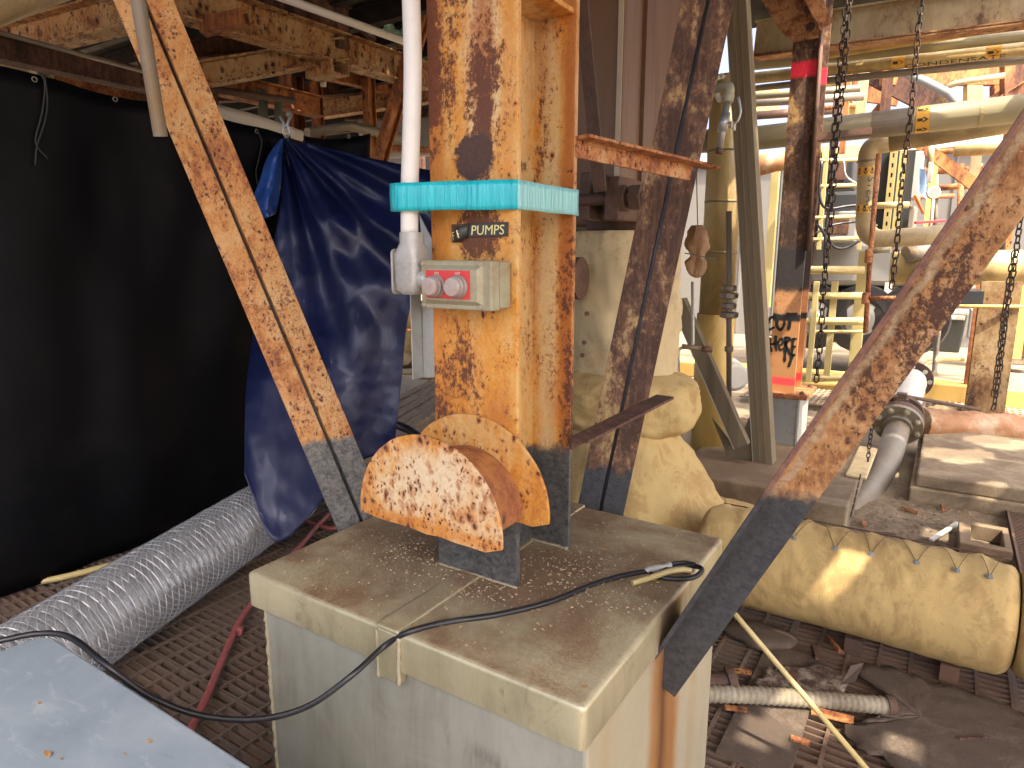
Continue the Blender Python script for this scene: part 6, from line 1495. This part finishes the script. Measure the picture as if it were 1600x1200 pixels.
for px0, px1, yt, yb_, d, mt, lb_ in ((1296, 1304, 90, 250, 7.7, 'iron', 'thin dark hanger rod structure behind the longest chain'), (1312, 1319, 100, 240, 8.0, 'orange', 'thin orange hanger post just right of the dark hanger'),
        (1376, 1388, 120, 180, 8.6, 'beamdark', 'short dark post standing over the olive pipe'), (1425, 1434, 235, 520, 9.0, 'yellowpaint', 'ochre post behind the perforated struts'), (1500, 1512, 235, 400, 9.0, 'creampipe', 'cream post behind the orange diagonal strut'),
        (1545, 1570, 200, 420, 9.2, 'orange', 'rust orange post behind the top of the right brace'), (1578, 1592, 230, 560, 8.0, 'yellowpaint', 'ochre post near the right edge behind the chain'), (1248, 1256, 250, 560, 8.8, 'beamdark', 'dark post just right of the graffiti column'),
        (1415, 1423, 440, 560, 8.2, 'creampipe', 'slim cream post left of the wheelie bin')):
    post(lb_, px0, px1, yt, yb_, d, .09, mt, kind='B' if px1-px0 < 10 else 'I')
for px, py, d, mt, lb_ in ((1307, 268, 8.2, 'darkbody', 'black equipment box behind the upper part of the cable rack'), (1312, 352, 8.4, 'shadegrey', 'grey equipment box behind the lower part of the cable rack'), (1402, 345, 7.3, 'steelpipe', 'small grey box between the perforated struts'),
        (1470, 415, 9.3, 'iron', 'brown machine block in the yard behind the right brace'), (1395, 530, 9.2, 'darkbody', 'dark machine block beside the truck'), (1545, 505, 9.4, 'shadegrey', 'grey crate behind the rusty column'), (1590, 545, 9.0, 'wood', 'timber crate at the right edge of the yard')):
    c = atd(px, py, d); h_ = 26*mpp(d)
    t = thing('equipment_box', lb_, 'box', c-Vector((0, 0, h_)))
    MB().box(c+Vector((-h_, 0, -h_)), c+Vector((h_*.9, .35, h_*.8))).build('casing', M[mt], t, bevel=.02)
    MB().box(c+Vector((-h_*.7, -.012, -h_*.5)), c+Vector((h_*.5, -.002, h_*.5))).build('front_panel', M['beamdark' if mt != 'beamdark' else 'iron'], t, bevel=.006)
for (a, b, w_, mt, lb_) in (((1285, 108, 8.9), (1345, 172, 8.6), .12, 'yellowpaint', 'ochre knee brace behind the longest chain'), ((1430, 110, 9.6), (1370, 182, 9.8), .10, 'orange', 'orange knee brace behind the hoist chain over the arrow pipe'), ((1600, 130, 8.6), (1520, 180, 8.8), .08, 'bracket', 'rusty knee brace before the ochre duct')):
    tag(MB().sweep(lprof(w_, w_, .012), atd(*a), atd(*b), (0, -1, 0)).build('knee_brace', M[mt], bevel=.002), lb_, 'brace')
for k in range(9):
    px = 1262 + k*39 + R.uniform(-9, 9); d = R.uniform(8.2, 10.5); y0 = R.uniform(228, 262)
    pipe(['first', 'second', 'third', 'fourth', 'fifth', 'sixth', 'seventh', 'eighth', 'ninth'][k]+' thin standpipe in the far rack counted from the graffiti column', [(px, y0, d), (px-4, R.uniform(430, 520), d)], R.uniform(.02, .04), R.choice(['bracket', 'olivepipe', 'creampipe', 'steelpipe', 'iron']), 'standpipe', 'pipe', group='thin standpipes in the far rack')
for k in range(8):
    y = 236 + k*27 + R.uniform(-8, 8); d = R.uniform(8.8, 11); x0 = R.choice([1250, 1290, 1370, 1440]); x1 = x0 + R.uniform(90, 260)
    pipe(['topmost', 'second from top', 'third from top', 'fourth from top', 'fifth from top', 'third from bottom', 'second from bottom', 'lowest'][k]+' of the thin level pipes deep in the far rack', [(x0, y+3, d+.4), (x1, y-4, d)], R.uniform(.02, .05), R.choice(['bracket', 'olivepipe', 'iron', 'steelpipe', 'orange']), 'rack_pipe', 'pipe', group='thin level pipes in the far rack')
OFF = ['beside the plinth below the lagged pipe end', 'under the left end of the yellow lagged pipe', 'on the steel plate between plinth and lagged pipe', 'by the torn mat scrap under the lagged pipe', 'against the plinth just below the corrugated hose', 'on the grating under the middle of the corrugated hose', 'on the grating left of the slim rod, nearest the front', 'on the dirt before the stepped concrete', 'on the dirt right of the descending grey pipe', 'on the dirt nearest the pale batten and concrete edge', 'on the dirt just behind the lacing of the lagged pipe', 'at the torn rubber flap under the lagged pipe', 'on the rubber mat near its upper edge', 'on the rubber mat towards the bottom right corner', 'on the steel plate close to the slim rod']
def offcut(px, py, kind, where):
    p = atz(px, py, .012); a = R.uniform(0, PI); L_ = R.uniform(.05, .14); d = Vector((math.cos(a), math.sin(a), R.uniform(-.02, .05)))
    pr = lprof(.022, .018, .004) if kind else [(-.012, 0), (.012, 0), (.012, .006), (-.012, .006)]
    tag(MB().sweep(pr, p-d*L_/2+Vector((0, 0, .004)), p+d*L_/2+Vector((0, 0, .004))).build('steel_offcut', M[R.choice(['iron', 'stub', 'bracket', 'beamdark'])]), 'small rusty steel offcut '+where, 'offcut', 'steel offcuts on the floor at the right')
for k, q in enumerate(((1160, 1052), (1205, 1010), (1240, 1060), (1270, 1022), (1150, 1110), (1300, 1120), (1250, 1160), (1420, 800), (1380, 835), (1470, 795), (1350, 820), (1300, 1010), (1450, 1110), (1520, 1160), (1220, 985))): offcut(*q, k % 2, OFF[k])
# ---------------- and of the steelwork at the upper left
for a, b, h, w_, mt, lb_ in (((290, 78, 5.6), (520, 62, 6.6), .14, .10, 'beamdark', 'dark cross beam in the shade under the platform'), ((215, 96, 6.4), (470, 84, 7.6), .12, .10, 'beamdark', 'deepest dark cross beam under the platform'), ((330, 148, 7.6), (560, 136, 8.4), .16, .12, 'beamdark', 'dark beam behind the pink banded post'),
        ((500, 112, 7.4), (660, 150, 8.8), .13, .10, 'orange', 'rust orange beam behind the narrow posts'), ((-40, 112, 6.0), (260, 170, 7.2), .16, .12, 'beam', 'cream rusty beam low at the far left just above the curtain'), ((540, 182, 9.2), (700, 176, 9.0), .10, .1, 'beamdark', 'thin dark beam behind the orange diagonal strut')):
    ibeam(lb_, a, b, h, w_, mt)
for pts, r, mt, lb_ in (([(480, 208, 7.0), (545, 196, 7.4), (640, 218, 7.8)], .05, 'steelpipe', 'grey pipe behind the orange diagonal strut above the tarp'), ([(280, 132, 5.6), (460, 158, 6.4)], .03, 'iron', 'thin dark pipe under the second cross beam'), ([(500, 226, 8.0), (700, 236, 8.2)], .04, 'bracket', 'rusty pipe low behind the tarp top'), ([(505, 60, 7.0), (505, 135, 7.0)], .03, 'lightplastic', 'pale drop pipe by the beam stub')):
    pipe(lb_, pts, r, mt)
tk = atd(625, 165, 9.5)
tag(MB().lathe(tk+Vector((-.6, 0, -.25)), (1, .2, 0), [(.2, 0), (.38, .08), (.40, .2), (.40, 1.3), (.38, 1.42), (.2, 1.5)], 28, True).build('grey_tank', M['shadegrey']), 'grey horizontal tank far behind the white conduit', 'tank')

# ================================================================ THE DECK OVERHEAD (shades the place)
ZD = 3.62
def up_to_deck(p): return p + SUN_DIR*((ZD-p.z)/SUN_DIR.z)
holes = []  # deck openings added where sun patches should fall on chosen spots
for p, r in ((atz(1418, 1163, .03), .055), (atz(1232, 1128, 0), .10), (atz(1180, 1150, 0), .08), (onpipe(1312, 895), .07), (atz(1475, 832, .03), .09), (atz(1520, 790, .02), .07), (aty(262, 165, 1.36), .10), (atz(1545, 830, .05), .10), (atz(1300, 1140, 0), .06)):
    q = up_to_deck(p); holes.append((q.x, q.y, r))
dk_ = thing('upper_deck', 'rusted steel deck of the platform overhead', 'deck', (0, 0, ZD)); dk_['kind'] = 'structure'
def deck(x0, x1, y0, y1, st):
    mb = MB(); nx = round((x1-x0)/st); ny = round((y1-y0)/st); idx = {}; vs_ = []; fs = []
    def vid(i, j):
        if (i, j) not in idx: idx[(i, j)] = len(vs_); vs_.append(Vector((x0+(x1-x0)*i/nx, y0+(y1-y0)*j/ny, ZD)))
        return idx[(i, j)]
    for i in range(nx):
        for j in range(ny):
            cx = x0+(x1-x0)*(i+.5)/nx; cy = y0+(y1-y0)*(j+.5)/ny
            if any(math.hypot(cx-hx_, cy-hy) < r for hx_, hy, r in holes): continue
            fs.append((vid(i, j), vid(i+1, j), vid(i+1, j+1), vid(i, j+1)))
    mb.add(vs_, fs); mb.build('deck_plate', M['darksteel'], dk_, thick=.012)
for k in range(70):
    holes.append((R.uniform(-1.2, 4.5), R.uniform(4.4, 6.9), R.choice([.05, .08, .12, .2])))  # random openings added to dapple the sun at the back
deck(-9, 4.6, -1.4, 4.5, .05)
deck(-2.96, 4.6, 4.52, 6.8, .06)
deck(-10, -3.0, 4.52, 9.0, .5)
for k in range(13):
    yy = 3.0+k*.48; MB().sweep(iprof(.08, .16, .01, .008), (-10, yy, ZD-.095), (-3.1, yy, ZD-.095)).build('deck_joist', M['darksteel'], dk_)
for xx in (-2.6, 1.2, 3.4): MB().sweep(iprof(.15, .2, .012, .008), (xx, -1.4, ZD-.11), (xx, 4.5, ZD-.11)).build('deck_joist', M['beamdark'], dk_)
print('objects', len(bpy.data.objects), 'tris', sum(len(o.data.polygons) for o in bpy.data.objects if o.type == 'MESH'))
